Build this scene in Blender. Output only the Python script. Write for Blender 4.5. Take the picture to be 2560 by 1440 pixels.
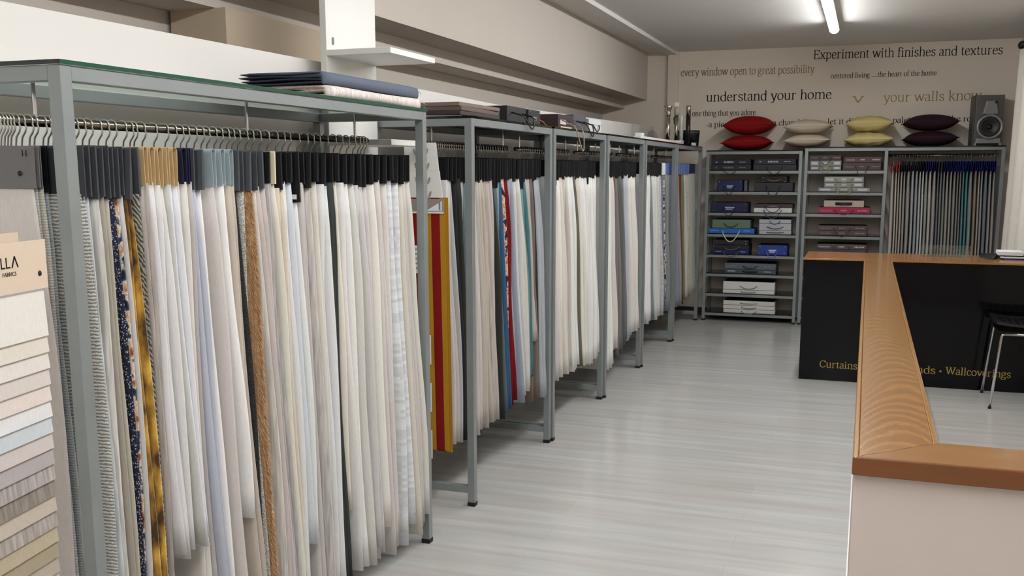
import bpy, bmesh, math, random
from math import sin, cos, pi, radians, sqrt
from mathutils import Vector, Matrix

for o in list(bpy.data.objects):
    bpy.data.objects.remove(o, do_unlink=True)
SC = bpy.context.scene
COL = SC.collection
rnd = random.Random(7)

# ------------------------------------------------------------------ camera
cd = bpy.data.cameras.new('camera')
cam = bpy.data.objects.new('camera', cd)
COL.objects.link(cam)
YAW, PITCH, ROLL = -0.3408, -0.1669, 0.0014
cd.sensor_fit = 'HORIZONTAL'
cd.sensor_width = 36.0
cd.lens = 36.0 * 2487.7 / 2560.0
cd.shift_x = (1280.0 - 1278.7) / 2560.0
cd.shift_y = (844.2 - 720.0) / 2560.0
cd.clip_start = 0.05
fw = Vector((sin(YAW) * cos(PITCH), cos(YAW) * cos(PITCH), sin(PITCH)))
rt = Vector((cos(YAW), -sin(YAW), 0.0))
dn = fw.cross(rt)
r2 = cos(ROLL) * rt + sin(ROLL) * dn
d2 = -sin(ROLL) * rt + cos(ROLL) * dn
M = Matrix((( r2.x, -d2.x, -fw.x, 0.0), (r2.y, -d2.y, -fw.y, 0.0), (r2.z, -d2.z, -fw.z, 1.62), (0, 0, 0, 1)))
cam.matrix_world = M
SC.camera = cam

# ------------------------------------------------------------------ view and world
SC.view_settings.view_transform = 'Standard'
SC.view_settings.look = 'None'
SC.view_settings.gamma = 1.0
SC.view_settings.use_curve_mapping = False
SC.view_settings.exposure = 0.45
TUBE_STRENGTH = 46.0
wd = bpy.data.worlds.new('world')
SC.world = wd
wd.use_nodes = True
wd.node_tree.nodes['Background'].inputs[0].default_value = (0.9, 0.95, 1.0, 1)
wd.node_tree.nodes['Background'].inputs[1].default_value = 0.05

# ------------------------------------------------------------------ materials
def lin(c):
    r = []
    for v in c[:3]:
        v = v / 255.0
        r.append(v / 12.92 if v <= 0.04045 else ((v + 0.055) / 1.055) ** 2.4)
    return (r[0], r[1], r[2], 1.0)

MATS = {}
def mat(name, col, rough=0.5, metal=0.0, spec=0.5, noise=0.0, nscale=40.0, bump=0.0, bscale=200.0, coat=0.0):
    if name in MATS:
        return MATS[name]
    m = bpy.data.materials.new(name)
    m.use_nodes = True
    nt = m.node_tree
    b = nt.nodes['Principled BSDF']
    b.inputs['Base Color'].default_value = lin(col)
    b.inputs['Roughness'].default_value = rough
    b.inputs['Metallic'].default_value = metal
    b.inputs['Specular IOR Level'].default_value = spec
    b.inputs['Coat Weight'].default_value = coat
    tc = nt.nodes.new('ShaderNodeTexCoord')
    if noise > 0:
        n = nt.nodes.new('ShaderNodeTexNoise')
        n.inputs['Scale'].default_value = nscale
        nt.links.new(tc.outputs['Object'], n.inputs['Vector'])
        mx = nt.nodes.new('ShaderNodeMix')
        mx.data_type = 'RGBA'
        L = lin(col)
        mx.inputs[6].default_value = tuple(v * (1 - noise) for v in L[:3]) + (1,)
        mx.inputs[7].default_value = tuple(min(1, v * (1 + noise)) for v in L[:3]) + (1,)
        nt.links.new(n.outputs['Fac'], mx.inputs[0])
        nt.links.new(mx.outputs[2], b.inputs['Base Color'])
    if bump > 0:
        n2 = nt.nodes.new('ShaderNodeTexNoise')
        n2.inputs['Scale'].default_value = bscale
        nt.links.new(tc.outputs['Object'], n2.inputs['Vector'])
        bp = nt.nodes.new('ShaderNodeBump')
        bp.inputs['Strength'].default_value = bump
        bp.inputs['Distance'].default_value = 0.002
        nt.links.new(n2.outputs['Fac'], bp.inputs['Height'])
        nt.links.new(bp.outputs['Normal'], b.inputs['Normal'])
    MATS[name] = m
    return m

def emit(name, col, s):
    m = bpy.data.materials.new(name)
    m.use_nodes = True
    nt = m.node_tree
    for n in list(nt.nodes):
        nt.nodes.remove(n)
    e = nt.nodes.new('ShaderNodeEmission')
    e.inputs[0].default_value = col
    e.inputs[1].default_value = s
    out = nt.nodes.new('ShaderNodeOutputMaterial')
    nt.links.new(e.outputs[0], out.inputs[0])
    return m

def clear_glass(name, tint, gloss):
    m = bpy.data.materials.new(name)
    m.use_nodes = True
    nt = m.node_tree
    for n in list(nt.nodes):
        nt.nodes.remove(n)
    t = nt.nodes.new('ShaderNodeBsdfTransparent')
    t.inputs[0].default_value = tint
    g = nt.nodes.new('ShaderNodeBsdfGlossy')
    g.inputs[0].default_value = (0.9, 0.95, 0.92, 1)
    g.inputs['Roughness'].default_value = 0.03
    lw = nt.nodes.new('ShaderNodeLayerWeight')
    lw.inputs[0].default_value = 0.5
    pw = nt.nodes.new('ShaderNodeMath')
    pw.operation = 'POWER'
    pw.inputs[1].default_value = 5.0
    nt.links.new(lw.outputs['Facing'], pw.inputs[0])
    ad = nt.nodes.new('ShaderNodeMath')
    ad.operation = 'MULTIPLY_ADD'
    ad.inputs[1].default_value = 0.75
    ad.inputs[2].default_value = gloss
    ad.use_clamp = True
    nt.links.new(pw.outputs[0], ad.inputs[0])
    mx = nt.nodes.new('ShaderNodeMixShader')
    nt.links.new(ad.outputs[0], mx.inputs[0])
    nt.links.new(t.outputs[0], mx.inputs[1])
    nt.links.new(g.outputs[0], mx.inputs[2])
    out = nt.nodes.new('ShaderNodeOutputMaterial')
    nt.links.new(mx.outputs[0], out.inputs[0])
    return m

def nmath(nt, op, a, b=None):
    n = nt.nodes.new('ShaderNodeMath')
    n.operation = op
    for i, v in enumerate((a, b)):
        if v is None:
            continue
        if isinstance(v, (int, float)):
            n.inputs[i].default_value = v
        else:
            nt.links.new(v, n.inputs[i])
    return n.outputs[0]

def nramp(nt, fac, stops):
    n = nt.nodes.new('ShaderNodeValToRGB')
    cr = n.color_ramp
    while len(cr.elements) < len(stops):
        cr.elements.new(0.5)
    for e, (p, c) in zip(cr.elements, stops):
        e.position = p
        e.color = c if len(c) == 4 and max(c) <= 1 else lin(c)
    nt.links.new(fac, n.inputs[0])
    return n.outputs[0]

def nnoise(nt, vec, scale, detail=2.0):
    n = nt.nodes.new('ShaderNodeTexNoise')
    n.inputs['Scale'].default_value = scale
    n.inputs['Detail'].default_value = detail
    nt.links.new(vec, n.inputs['Vector'])
    return n.outputs['Fac']

def nmap(nt, vec, sc, rot=(0, 0, 0), loc=(0, 0, 0)):
    n = nt.nodes.new('ShaderNodeMapping')
    n.inputs['Scale'].default_value = sc
    n.inputs['Rotation'].default_value = rot
    n.inputs['Location'].default_value = loc
    nt.links.new(vec, n.inputs['Vector'])
    return n.outputs[0]

def nmix(nt, fac, a, b, mode='MIX'):
    n = nt.nodes.new('ShaderNodeMix')
    n.data_type = 'RGBA'
    n.blend_type = mode
    for i, v in ((0, fac), (6, a), (7, b)):
        if isinstance(v, (int, float)):
            n.inputs[i].default_value = v
        elif isinstance(v, tuple):
            n.inputs[i].default_value = v
        else:
            nt.links.new(v, n.inputs[i])
    return n.outputs[2]

FAB = {}
def fabric_mat(col, pat):
    if max(col) - min(col) < 62 and min(col) > 120:
        g_ = sum(col) / 3.0
        col = tuple(int((g_ + (v - g_) * 0.66) * 0.965) for v in col)
    key = (col, pat)
    if key in FAB:
        return FAB[key]
    m = bpy.data.materials.new('fabric ' + (pat or 'plain'))
    m.use_nodes = True
    FAB[key] = m
    nt = m.node_tree
    b = nt.nodes['Principled BSDF']
    b.inputs['Roughness'].default_value = 0.85
    b.inputs['Specular IOR Level'].default_value = 0.15
    tc = nt.nodes.new('ShaderNodeTexCoord')
    V = tc.outputs['Object']
    L = lin(col)
    def k(f, c=L):
        return tuple(min(1.0, v * f) for v in c[:3]) + (1,)
    fine = nnoise(nt, nmap(nt, V, (1, 1, 0.25)), 260, 3)
    C = nmix(nt, fine, k(0.88), k(1.1))
    H = fine
    bs = 0.12
    if pat in ('knit', 'zigzag'):
        w = nt.nodes.new('ShaderNodeTexWave')
        w.bands_direction = 'Z'
        w.inputs['Scale'].default_value = 46 if pat == 'knit' else 36
        w.inputs['Distortion'].default_value = 3
        w.inputs['Detail Scale'].default_value = 3
        nt.links.new(V, w.inputs['Vector'])
        lo = k(0.72) if pat == 'knit' else k(0.4)
        C = nmix(nt, nramp(nt, w.outputs['Fac'], [(0.3, (0, 0, 0, 1)), (0.6, (1, 1, 1, 1))]), lo, C)
        H = w.outputs['Fac']
        bs = 0.5
    elif pat == 'slub':
        s = nnoise(nt, nmap(nt, V, (20, 20, 1.2)), 6, 4)
        C = nmix(nt, nramp(nt, s, [(0.35, (0, 0, 0, 1)), (0.65, (1, 1, 1, 1))]), k(0.72), k(1.12))
    elif pat in ('tweed', 'herringbone'):
        if pat == 'herringbone':
            w = nt.nodes.new('ShaderNodeTexWave')
            w.bands_direction = 'DIAGONAL'
            w.inputs['Scale'].default_value = 40
            w.inputs['Distortion'].default_value = 6
            nt.links.new(V, w.inputs['Vector'])
            f = w.outputs['Fac']
        else:
            f = nnoise(nt, V, 330, 1)
        C = nmix(nt, nramp(nt, f, [(0.42, (0, 0, 0, 1)), (0.56, (1, 1, 1, 1))]), k(0.45) if pat == 'tweed' else k(0.3), k(1.3) if pat == 'tweed' else k(1.6))
        H = f
        bs = 0.4
    elif pat == 'dots':
        vo = nt.nodes.new('ShaderNodeTexVoronoi')
        vo.inputs['Scale'].default_value = 150
        nt.links.new(V, vo.inputs['Vector'])
        C = nmix(nt, nramp(nt, vo.outputs['Distance'], [(0.28, (1, 1, 1, 1)), (0.36, (0, 0, 0, 1))]), C, lin((170, 170, 178)))
    elif pat == 'floral':
        n1 = nnoise(nt, nmap(nt, V, (1, 1, 0.7)), 38, 3)
        C = nramp(nt, n1, [(0.30, (25, 26, 32)), (0.42, (62, 74, 92)), (0.48, (214, 202, 188)), (0.56, tuple(int(v * .9) for v in col)), (0.64, (150, 82, 56)), (0.72, (36, 34, 38))])
    elif pat == 'velvet':
        n1 = nnoise(nt, nmap(nt, V, (1, 1, 0.5)), 24, 3)
        C = nramp(nt, n1, [(0.36, (70, 46, 14)), (0.52, col), (0.66, (206, 164, 70))])
        b.inputs['Sheen Weight'].default_value = 0.5
    elif pat == 'dash':
        br = nt.nodes.new('ShaderNodeTexBrick')
        br.inputs['Scale'].default_value = 18
        br.inputs['Mortar Size'].default_value = 0.0
        br.inputs['Color1'].default_value = k(1.0)
        br.inputs['Color2'].default_value = k(0.78)
        nt.links.new(nmap(nt, V, (0.5, 1, 1), (pi / 2, 0, 0)), br.inputs['Vector'])
        C = br.outputs['Color']
    elif pat == 'stripes':
        sx = nt.nodes.new('ShaderNodeSeparateXYZ')
        nt.links.new(V, sx.inputs[0])
        C = nramp(nt, nmath(nt, 'FRACT', nmath(nt, 'MULTIPLY', nmath(nt, 'ADD', sx.outputs[0], 10.0), 7.7)), [(0.0, (196, 148, 42)), (0.10, (150, 26, 24)), (0.53, (196, 148, 42))])
        for e in nt.nodes:
            if e.type == 'VALTORGB':
                e.color_ramp.interpolation = 'CONSTANT'
    nt.links.new(C, b.inputs['Base Color'])
    bp = nt.nodes.new('ShaderNodeBump')
    bp.inputs['Strength'].default_value = bs
    bp.inputs['Distance'].default_value = 0.002
    nt.links.new(H, bp.inputs['Height'])
    nt.links.new(bp.outputs['Normal'], b.inputs['Normal'])
    return m

STEEL = mat('silver painted steel', (140, 146, 146), 0.36, 0.35, 0.5, 0.10, 9)
CHROME = mat('chrome', (205, 205, 205), 0.12, 1.0)
NICKEL = mat('aged nickel', (190, 182, 166), 0.22, 1.0)
WIRE = mat('hanger wire', (188, 186, 180), 0.3, 0.75)
RAIL = mat('dark nickel rail', (128, 122, 112), 0.2, 1.0)
RUBBER = mat('black rubber', (22, 22, 23), 0.7)
WHITE_PAINT = mat('white wall paint', (232, 229, 225), 0.75, 0, 0.3, 0.015, 3, 0.05, 90)
CREAM_PAINT = mat('cream wall paint', (206, 198, 189), 0.75, 0, 0.3, 0.02, 3, 0.05, 90)
TAUPE_PAINT = mat('taupe wall paint', (234, 224, 211), 0.75, 0, 0.3, 0.03, 2, 0.05, 90)
CARDBOARD = mat('beige board', (204, 188, 166), 0.8, 0, 0.3, 0.06, 4, 0.1, 60)
MELAMINE = mat('white melamine', (226, 226, 222), 0.4)
BLACK_GLASS = mat('black glass', (10, 11, 12), 0.06, 0, 0.5)
BLACK_GLOSS = mat('black gloss panel', (6, 7, 10), 0.06, 0, 0.22)
BLACK_PLASTIC = mat('black plastic', (16, 16, 18), 0.35)
GLASS = clear_glass('clear green glass', (0.93, 0.97, 0.95, 1), 0.06)
GLASS_EDGE = mat('green glass edge', (22, 74, 56), 0.15)
GLASS_EDGE_DARK = mat('dark glass edge', (26, 30, 30), 0.15)
ACRYLIC = clear_glass('clear acrylic', (0.94, 0.97, 0.96, 1), 0.06)
INK = mat('black vinyl lettering', (22, 17, 16), 0.6, 0, 0.2)
GOLD = mat('gold vinyl lettering', (138, 120, 76), 0.42, 0.35)
GOLD_DULL = mat('dull gold vinyl lettering', (128, 106, 76), 0.4, 0.5)
GOLD_SIGN = mat('gold sign lettering', (196, 164, 84), 0.35, 0.4)
PAPER = mat('white paper', (232, 232, 232), 0.7)
TUBE = emit('fluorescent tube glow', (0.985, 0.99, 0.985, 1), TUBE_STRENGTH)
CARD = {'G': mat('charcoal card', (62, 64, 68), 0.6, 0, 0.3), 'K': mat('kraft card', (196, 168, 122), 0.7), 'N': mat('navy card', (26, 28, 54), 0.55),
        'D': mat('dark grey card', (66, 70, 74), 0.6, 0, 0.3), 'B': mat('blue grey card', (158, 172, 178), 0.55), 'X': mat('black card', (11, 12, 15), 0.55, 0, 0.25),
        'C': mat('cream card', (214, 204, 178), 0.6), 'W': mat('white card', (220, 224, 230), 0.55), 'P': mat('blue card', (70, 92, 150), 0.5),
        'R': mat('red card', (176, 46, 36), 0.5), 'U': mat('bright blue card', (34, 48, 150), 0.45), 'T': mat('taupe grey card', (112, 110, 110), 0.65)}
CARDNAME = {'G': 'charcoal', 'K': 'kraft', 'N': 'navy', 'D': 'dark grey', 'B': 'pale blue-grey', 'X': 'black', 'C': 'cream', 'W': 'white', 'P': 'blue', 'R': 'red', 'U': 'bright blue', 'T': 'taupe'}

# ------------------------------------------------------------------ mesh helpers
def link(o, parent=None):
    COL.objects.link(o)
    if parent is not None:
        o.parent = parent
    return o

class MB:
    def __init__(s):
        s.v = []; s.f = []
    def quad(s, *p):
        n = len(s.v); s.v += [tuple(q) for q in p]; s.f.append(tuple(range(n, n + len(p))))
    def box(s, x0, x1, y0, y1, z0, z1):
        n = len(s.v)
        for z in (z0, z1):
            s.v += [(x0, y0, z), (x1, y0, z), (x1, y1, z), (x0, y1, z)]
        s.f += [(n + 3, n + 2, n + 1, n), (n + 4, n + 5, n + 6, n + 7)]
        for i in range(4):
            j = (i + 1) % 4
            s.f.append((n + i, n + j, n + 4 + j, n + 4 + i))
        return s
    def prism(s, poly, z0, z1):
        n = len(s.v); k = len(poly)
        s.v += [(p[0], p[1], z0) for p in poly] + [(p[0], p[1], z1) for p in poly]
        s.f.append(tuple(range(n + k - 1, n - 1, -1))); s.f.append(tuple(range(n + k, n + 2 * k)))
        for i in range(k):
            j = (i + 1) % k
            s.f.append((n + i, n + j, n + k + j, n + k + i))
        return s
    def loops(s, rings, cap=True, close=True):
        n = len(s.v); k = len(rings[0])
        for r in rings:
            s.v += [tuple(p) for p in r]
        for a in range(len(rings) - 1):
            for i in range(k if close else k - 1):
                j = (i + 1) % k
                s.f.append((n + a * k + i, n + a * k + j, n + (a + 1) * k + j, n + (a + 1) * k + i))
        if cap:
            s.f.append(tuple(range(n + k - 1, n - 1, -1)))
            m = n + (len(rings) - 1) * k
            s.f.append(tuple(range(m, m + k)))
        return s
    def tube(s, pts, r, n=8, cap=True):
        P = [Vector(p) for p in pts]
        rings = []
        up = None
        for i, p in enumerate(P):
            t = (P[min(i + 1, len(P) - 1)] - P[max(i - 1, 0)])
            if t.length < 1e-9:
                t = Vector((0, 0, 1))
            t.normalize()
            if up is None:
                a = Vector((0, 0, 1)) if abs(t.z) < 0.9 else Vector((1, 0, 0))
                up = t.cross(a).normalized()
            else:
                up = (up - t * up.dot(t)).normalized()
            w = t.cross(up)
            rr = r[i] if isinstance(r, (list, tuple)) else r
            rings.append([p + (up * cos(2 * pi * j / n) + w * sin(2 * pi * j / n)) * rr for j in range(n)])
        return s.loops(rings, cap)
    def lathe(s, prof, cx=0, cy=0, n=20, axis='z'):
        rings = []
        for r, z in prof:
            ring = []
            for j in range(n):
                a = 2 * pi * j / n
                if axis == 'z':
                    ring.append((cx + r * cos(a), cy + r * sin(a), z))
                else:            # axis y: profile runs along y, (cx, cy) = (x, z)
                    ring.append((cx + r * cos(a), z, cy - r * sin(a)))
            rings.append(ring)
        return s.loops(rings, True)
    def grid(s, fn, nu, nv):
        n = len(s.v)
        for i in range(nu + 1):
            for j in range(nv + 1):
                s.v.append(tuple(fn(i / nu, j / nv)))
        for i in range(nu):
            for j in range(nv):
                a = n + i * (nv + 1) + j
                s.f.append((a, a + nv + 1, a + nv + 2, a + 1))
        return s
    def build(s, name, m, parent=None, smooth=False, bevel=0.0, loc=None):
        me = bpy.data.meshes.new(name)
        me.from_pydata(s.v, [], s.f)
        bm = bmesh.new(); bm.from_mesh(me)
        bmesh.ops.recalc_face_normals(bm, faces=bm.faces)
        bm.to_mesh(me); bm.free()
        if smooth:
            for p in me.polygons:
                p.use_smooth = True
        for mm in (m if isinstance(m, (list, tuple)) else [m]):
            me.materials.append(mm)
        o = bpy.data.objects.new(name, me)
        link(o, parent)
        if loc:
            o.location = loc
        if bevel > 0:
            b = o.modifiers.new('bevel', 'BEVEL')
            b.width = bevel; b.segments = 2; b.limit_method = 'ANGLE'; b.angle_limit = radians(40)
        return o

def tag(o, label, cat, group=None):
    o['label'] = label
    o['category'] = cat
    if group:
        o['group'] = group
    return o
def thing(name, label, cat, loc=(0, 0, 0), rotz=0.0, group=None):
    o = bpy.data.objects.new(name, None)
    o.empty_display_size = 0.1
    link(o)
    o.location = loc; o.rotation_euler = (0, 0, rotz)
    return tag(o, label, cat, group)
def struct(name, mb, m, **k):
    o = mb.build(name, m, **k)
    o['kind'] = 'structure'
    return o

ORD = ['first', 'second', 'third', 'fourth', 'fifth', 'sixth', 'seventh', 'eighth', 'ninth', 'tenth', 'eleventh', 'twelfth', 'thirteenth', 'fourteenth', 'fifteenth', 'sixteenth', 'seventeenth', 'eighteenth', 'nineteenth', 'twentieth'] + ['twenty-' + w for w in ('first', 'second', 'third', 'fourth', 'fifth', 'sixth', 'seventh', 'eighth', 'ninth')] + ['thirtieth']

# ------------------------------------------------------------------ lettering: a drawn serif hand, in hundredths of an em
GLYPH = {
 'a': (48, ['M 9 38 C 10 53 36 56 36 36 L 36 9 C 36 1 42 0 47 4', 'M 36 29 C 20 28 7 24 7 12 C 7 -4 28 -4 36 10'], []),
 'b': (55, ['M 12 73 L 12 4', 'M 12 37 C 18 53 49 56 49 25 C 49 -7 18 -4 12 9'], [(8, 74, 6)]),
 'c': (46, ['M 41 38 C 36 55 7 56 7 25 C 7 -7 34 -5 42 11'], []),
 'd': (56, ['M 44 73 L 44 1', 'M 44 37 C 38 53 7 56 7 25 C 7 -7 38 -4 44 9'], [(40, 74, 6), (48, 1, 5)]),
 'e': (48, ['M 8 28 L 42 28 C 42 55 7 56 7 25 C 7 -7 34 -5 43 11'], []),
 'f': (33, ['M 35 68 C 30 79 15 79 15 60 L 15 1'], [(15, 48, 12), (15, 1, 11)]),
 'g': (51, ['M 23 50 C 2 50 2 19 23 19 C 43 19 43 50 23 50', 'M 34 45 L 48 48', 'M 14 21 C 4 13 8 5 20 5 L 30 4 C 50 3 48 -21 22 -21 C -2 -21 0 -3 14 5'], []),
 'h': (58, ['M 13 73 L 13 1', 'M 13 36 C 18 53 46 57 46 34 L 46 1'], [(9, 74, 6), (13, 1, 11), (46, 1, 11)]),
 'i': (29, ['M 14 49 L 14 1'], [(10, 49, 6), (14, 1, 11)], [(13, 66, 6)]),
 'k': (55, ['M 13 73 L 13 1', 'M 13 22 L 40 48', 'M 24 31 L 46 2'], [(9, 74, 6), (13, 1, 10), (40, 49, 9), (47, 1, 9)]),
 'l': (29, ['M 14 73 L 14 1'], [(10, 74, 6), (14, 1, 11)]),
 'm': (88, ['M 13 49 L 13 1', 'M 13 36 C 18 53 44 57 44 34 L 44 1', 'M 44 36 C 49 53 76 57 76 34 L 76 1'], [(9, 49, 6), (13, 1, 11), (44, 1, 11), (76, 1, 11)]),
 'n': (58, ['M 13 49 L 13 1', 'M 13 36 C 18 53 46 57 46 34 L 46 1'], [(9, 49, 6), (13, 1, 11), (46, 1, 11)]),
 'o': (53, ['M 26 50 C -1 50 -1 0 26 0 C 53 0 53 50 26 50'], []),
 'p': (56, ['M 13 49 L 13 -21', 'M 13 37 C 18 53 49 56 49 25 C 49 -7 18 -4 13 9'], [(9, 49, 6), (13, -21, 11)]),
 'r': (43, ['M 13 49 L 13 1', 'M 13 34 C 18 49 28 52 38 45'], [(9, 49, 6), (13, 1, 11)]),
 's': (42, ['M 36 39 C 30 54 8 54 8 38 C 8 23 36 29 36 12 C 36 -5 10 -4 6 12'], []),
 't': (34, ['M 14 62 L 14 12 C 14 -2 27 -1 33 6'], [(16, 48, 13)]),
 'u': (58, ['M 12 49 L 12 16 C 12 -5 38 -4 44 14', 'M 44 49 L 44 1'], [(8, 49, 6), (40, 49, 6), (48, 1, 5)]),
 'v': (51, ['M 7 48 L 26 1', 'M 26 1 L 45 48'], [(8, 49, 9), (44, 49, 8)]),
 'w': (76, ['M 6 48 L 22 1', 'M 22 1 L 38 46', 'M 38 46 L 54 1', 'M 54 1 L 70 48'], [(7, 49, 9), (38, 49, 7), (69, 49, 8)]),
 'x': (52, ['M 8 48 L 43 1', 'M 43 48 L 8 1'], [(9, 49, 9), (42, 49, 8), (9, 1, 8), (43, 1, 9)]),
 'y': (52, ['M 7 48 L 27 2', 'M 46 48 L 25 -10 C 20 -22 10 -22 5 -17'], [(8, 49, 9), (45, 49, 8)]),
 'E': (64, ['M 16 69 L 16 1', 'M 10 70 L 54 70', 'M 16 36 L 44 36', 'M 10 1 L 56 1', 'M 54 70 L 55 57', 'M 44 43 L 44 29', 'M 56 1 L 58 15'], [(16, 1, 10), (16, 70, 8)]),
 'C': (66, ['M 58 54 C 52 76 7 78 7 35 C 7 -7 52 -5 60 18', 'M 58 52 L 58 70'], []),
 'B': (64, ['M 16 69 L 16 1', 'M 10 70 L 32 70 C 56 70 56 38 32 37 L 16 37', 'M 32 37 C 62 37 62 1 34 1 L 10 1'], [(16, 1, 8)]),
 'W': (96, ['M 8 69 L 28 1', 'M 28 1 L 47 66', 'M 47 66 L 68 1', 'M 68 1 L 88 69'], [(9, 70, 11), (47, 70, 9), (87, 70, 11)]),
 '.': (24, [], [], [(12, 6, 6)]), ',': (24, ['M 13 6 L 8 -10'], [], [(13, 5, 5)]), '-': (38, ['M 5 24 L 33 24'], []), '~': (40, ['M 5 26 C 14 34 24 18 35 26'], []),
 'o.': (40, [], [], [(20, 26, 9)]),
}
def flat(path):
    t = path.split(); out = []; i = 0
    while i < len(t):
        c = t[i]
        if c in 'ML':
            p = (float(t[i + 1]), float(t[i + 2])); i += 3
            if c == 'L':
                q = out[-1]
                for k in (1, 2):
                    out.append((q[0] + (p[0] - q[0]) * k / 2, q[1] + (p[1] - q[1]) * k / 2))
            else:
                out.append(p)
        else:
            a = out[-1]; b, d, e = [(float(t[i + 1 + 2 * k]), float(t[i + 2 + 2 * k])) for k in range(3)]; i += 7
            for k in range(1, 10):
                u = k / 9.0; w = 1 - u
                out.append(tuple(w ** 3 * a[n] + 3 * w * w * u * b[n] + 3 * w * u * u * d[n] + u ** 3 * e[n] for n in (0, 1)))
    return out
def line_mesh(mb, text, thick=8.5, thin=3.4, depth=0.0):
    """letters in the local XZ plane facing -Y, baseline at z=0, one em = 100 units; returns the advance"""
    x = 0.0
    tk = text if isinstance(text, list) else list(text)
    def poly(pts):
        n = len(mb.v); k = len(pts)
        mb.v += [(p[0], 0.0, p[1]) for p in pts] + [(p[0], -depth, p[1]) for p in pts]
        mb.f.append(tuple(range(n + k, n + 2 * k)))
        for i in range(k):
            j = (i + 1) % k
            mb.f.append((n + i, n + j, n + k + j, n + k + i))
    for ch in tk:
        if ch == ' ':
            x += 27; continue
        g = GLYPH.get(ch)
        if g is None:
            x += 40; continue
        for path in g[1]:
            P = flat(path)
            L = []; R = []
            for i, p in enumerate(P):
                a = P[max(i - 1, 0)]; b = P[min(i + 1, len(P) - 1)]
                dx, dz = b[0] - a[0], b[1] - a[1]
                l = math.hypot(dx, dz) or 1.0
                dx /= l; dz /= l
                th = math.atan2(dz, dx)
                w = thin + (thick - thin) * abs(sin(th - radians(14))) ** 1.3
                L.append((x + p[0] - dz * w / 2, p[1] + dx * w / 2)); R.append((x + p[0] + dz * w / 2, p[1] - dx * w / 2))
            for i in range(len(P) - 1):
                poly([L[i], L[i + 1], R[i + 1], R[i]])
        for sx, sz, hw in g[2]:
            poly([(x + sx - hw, sz - thin * .55), (x + sx + hw, sz - thin * .55), (x + sx + hw, sz + thin * .55), (x + sx - hw, sz + thin * .55)])
        if len(g) > 3:
            for cx_, cz_, r in g[3]:
                poly([(x + cx_ + r * cos(2 * pi * k / 12), cz_ + r * sin(2 * pi * k / 12)) for k in range(12)])
        x += g[0]
    return x
def lettering(name, chunks, m, y, depth=0.0015, parent=None, thick=8.5):
    """chunks: (text, x_left, x_right or None, baseline z, em height in cm); one mesh per word under one Empty (or under parent)"""
    root = parent
    if root is None:
        root = bpy.data.objects.new(name, None)
        link(root)
        root.location = (chunks[0][1], y, chunks[0][3])
    off = Vector(root.location) if parent is None else Vector((0, 0, 0))
    for text, x0, x1, z, em, *z2 in chunks:
        adv = line_mesh(MB(), text)
        sx = (x1 - x0) / adv if x1 else em / 10000.0
        dz = (z2[0] - z) if z2 else 0.0
        pos = 0.0
        words = [text] if isinstance(text, list) else text.split(' ')
        for w in words:
            t = MB()
            wa = line_mesh(t, w, thick=thick, depth=depth * 10000.0 / em)
            if t.v:
                me = bpy.data.meshes.new('word')
                me.from_pydata([(x0 + (pos + q[0]) * sx - off.x, y + q[1] * em / 10000.0 - off.y, z + dz * (pos + q[0]) / adv + q[2] * em / 10000.0 - off.z) for q in t.v], [], t.f)
                me.materials.append(m)
                link(bpy.data.objects.new('word' if parent is None else 'gold_word', me), root)
            pos += wa + 27
    return root

def sans(name, text, size, m, parent, loc, rot, width=None):
    """small printed words in the built-in sans face, turned into a mesh"""
    cu = bpy.data.curves.new(name, 'FONT')
    cu.body = text; cu.size = size; cu.extrude = 0.0004; cu.resolution_u = 2
    to = bpy.data.objects.new(name, cu)
    COL.objects.link(to)
    bpy.context.view_layer.update()
    me = bpy.data.meshes.new_from_object(to.evaluated_get(bpy.context.evaluated_depsgraph_get()))
    bpy.data.objects.remove(to, do_unlink=True)
    me.materials.clear(); me.materials.append(m)
    o = bpy.data.objects.new(name, me)
    link(o, parent)
    o.location = loc; o.rotation_euler = rot
    if width:
        w = max(v.co.x for v in me.vertices) - min(v.co.x for v in me.vertices)
        o.scale = (width / w, 1, 1)
    return o

# ================================================================== ROOM
YB, ZC, XR = 11.30, 2.90, 1.36      # back wall, ceiling, right wall

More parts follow.
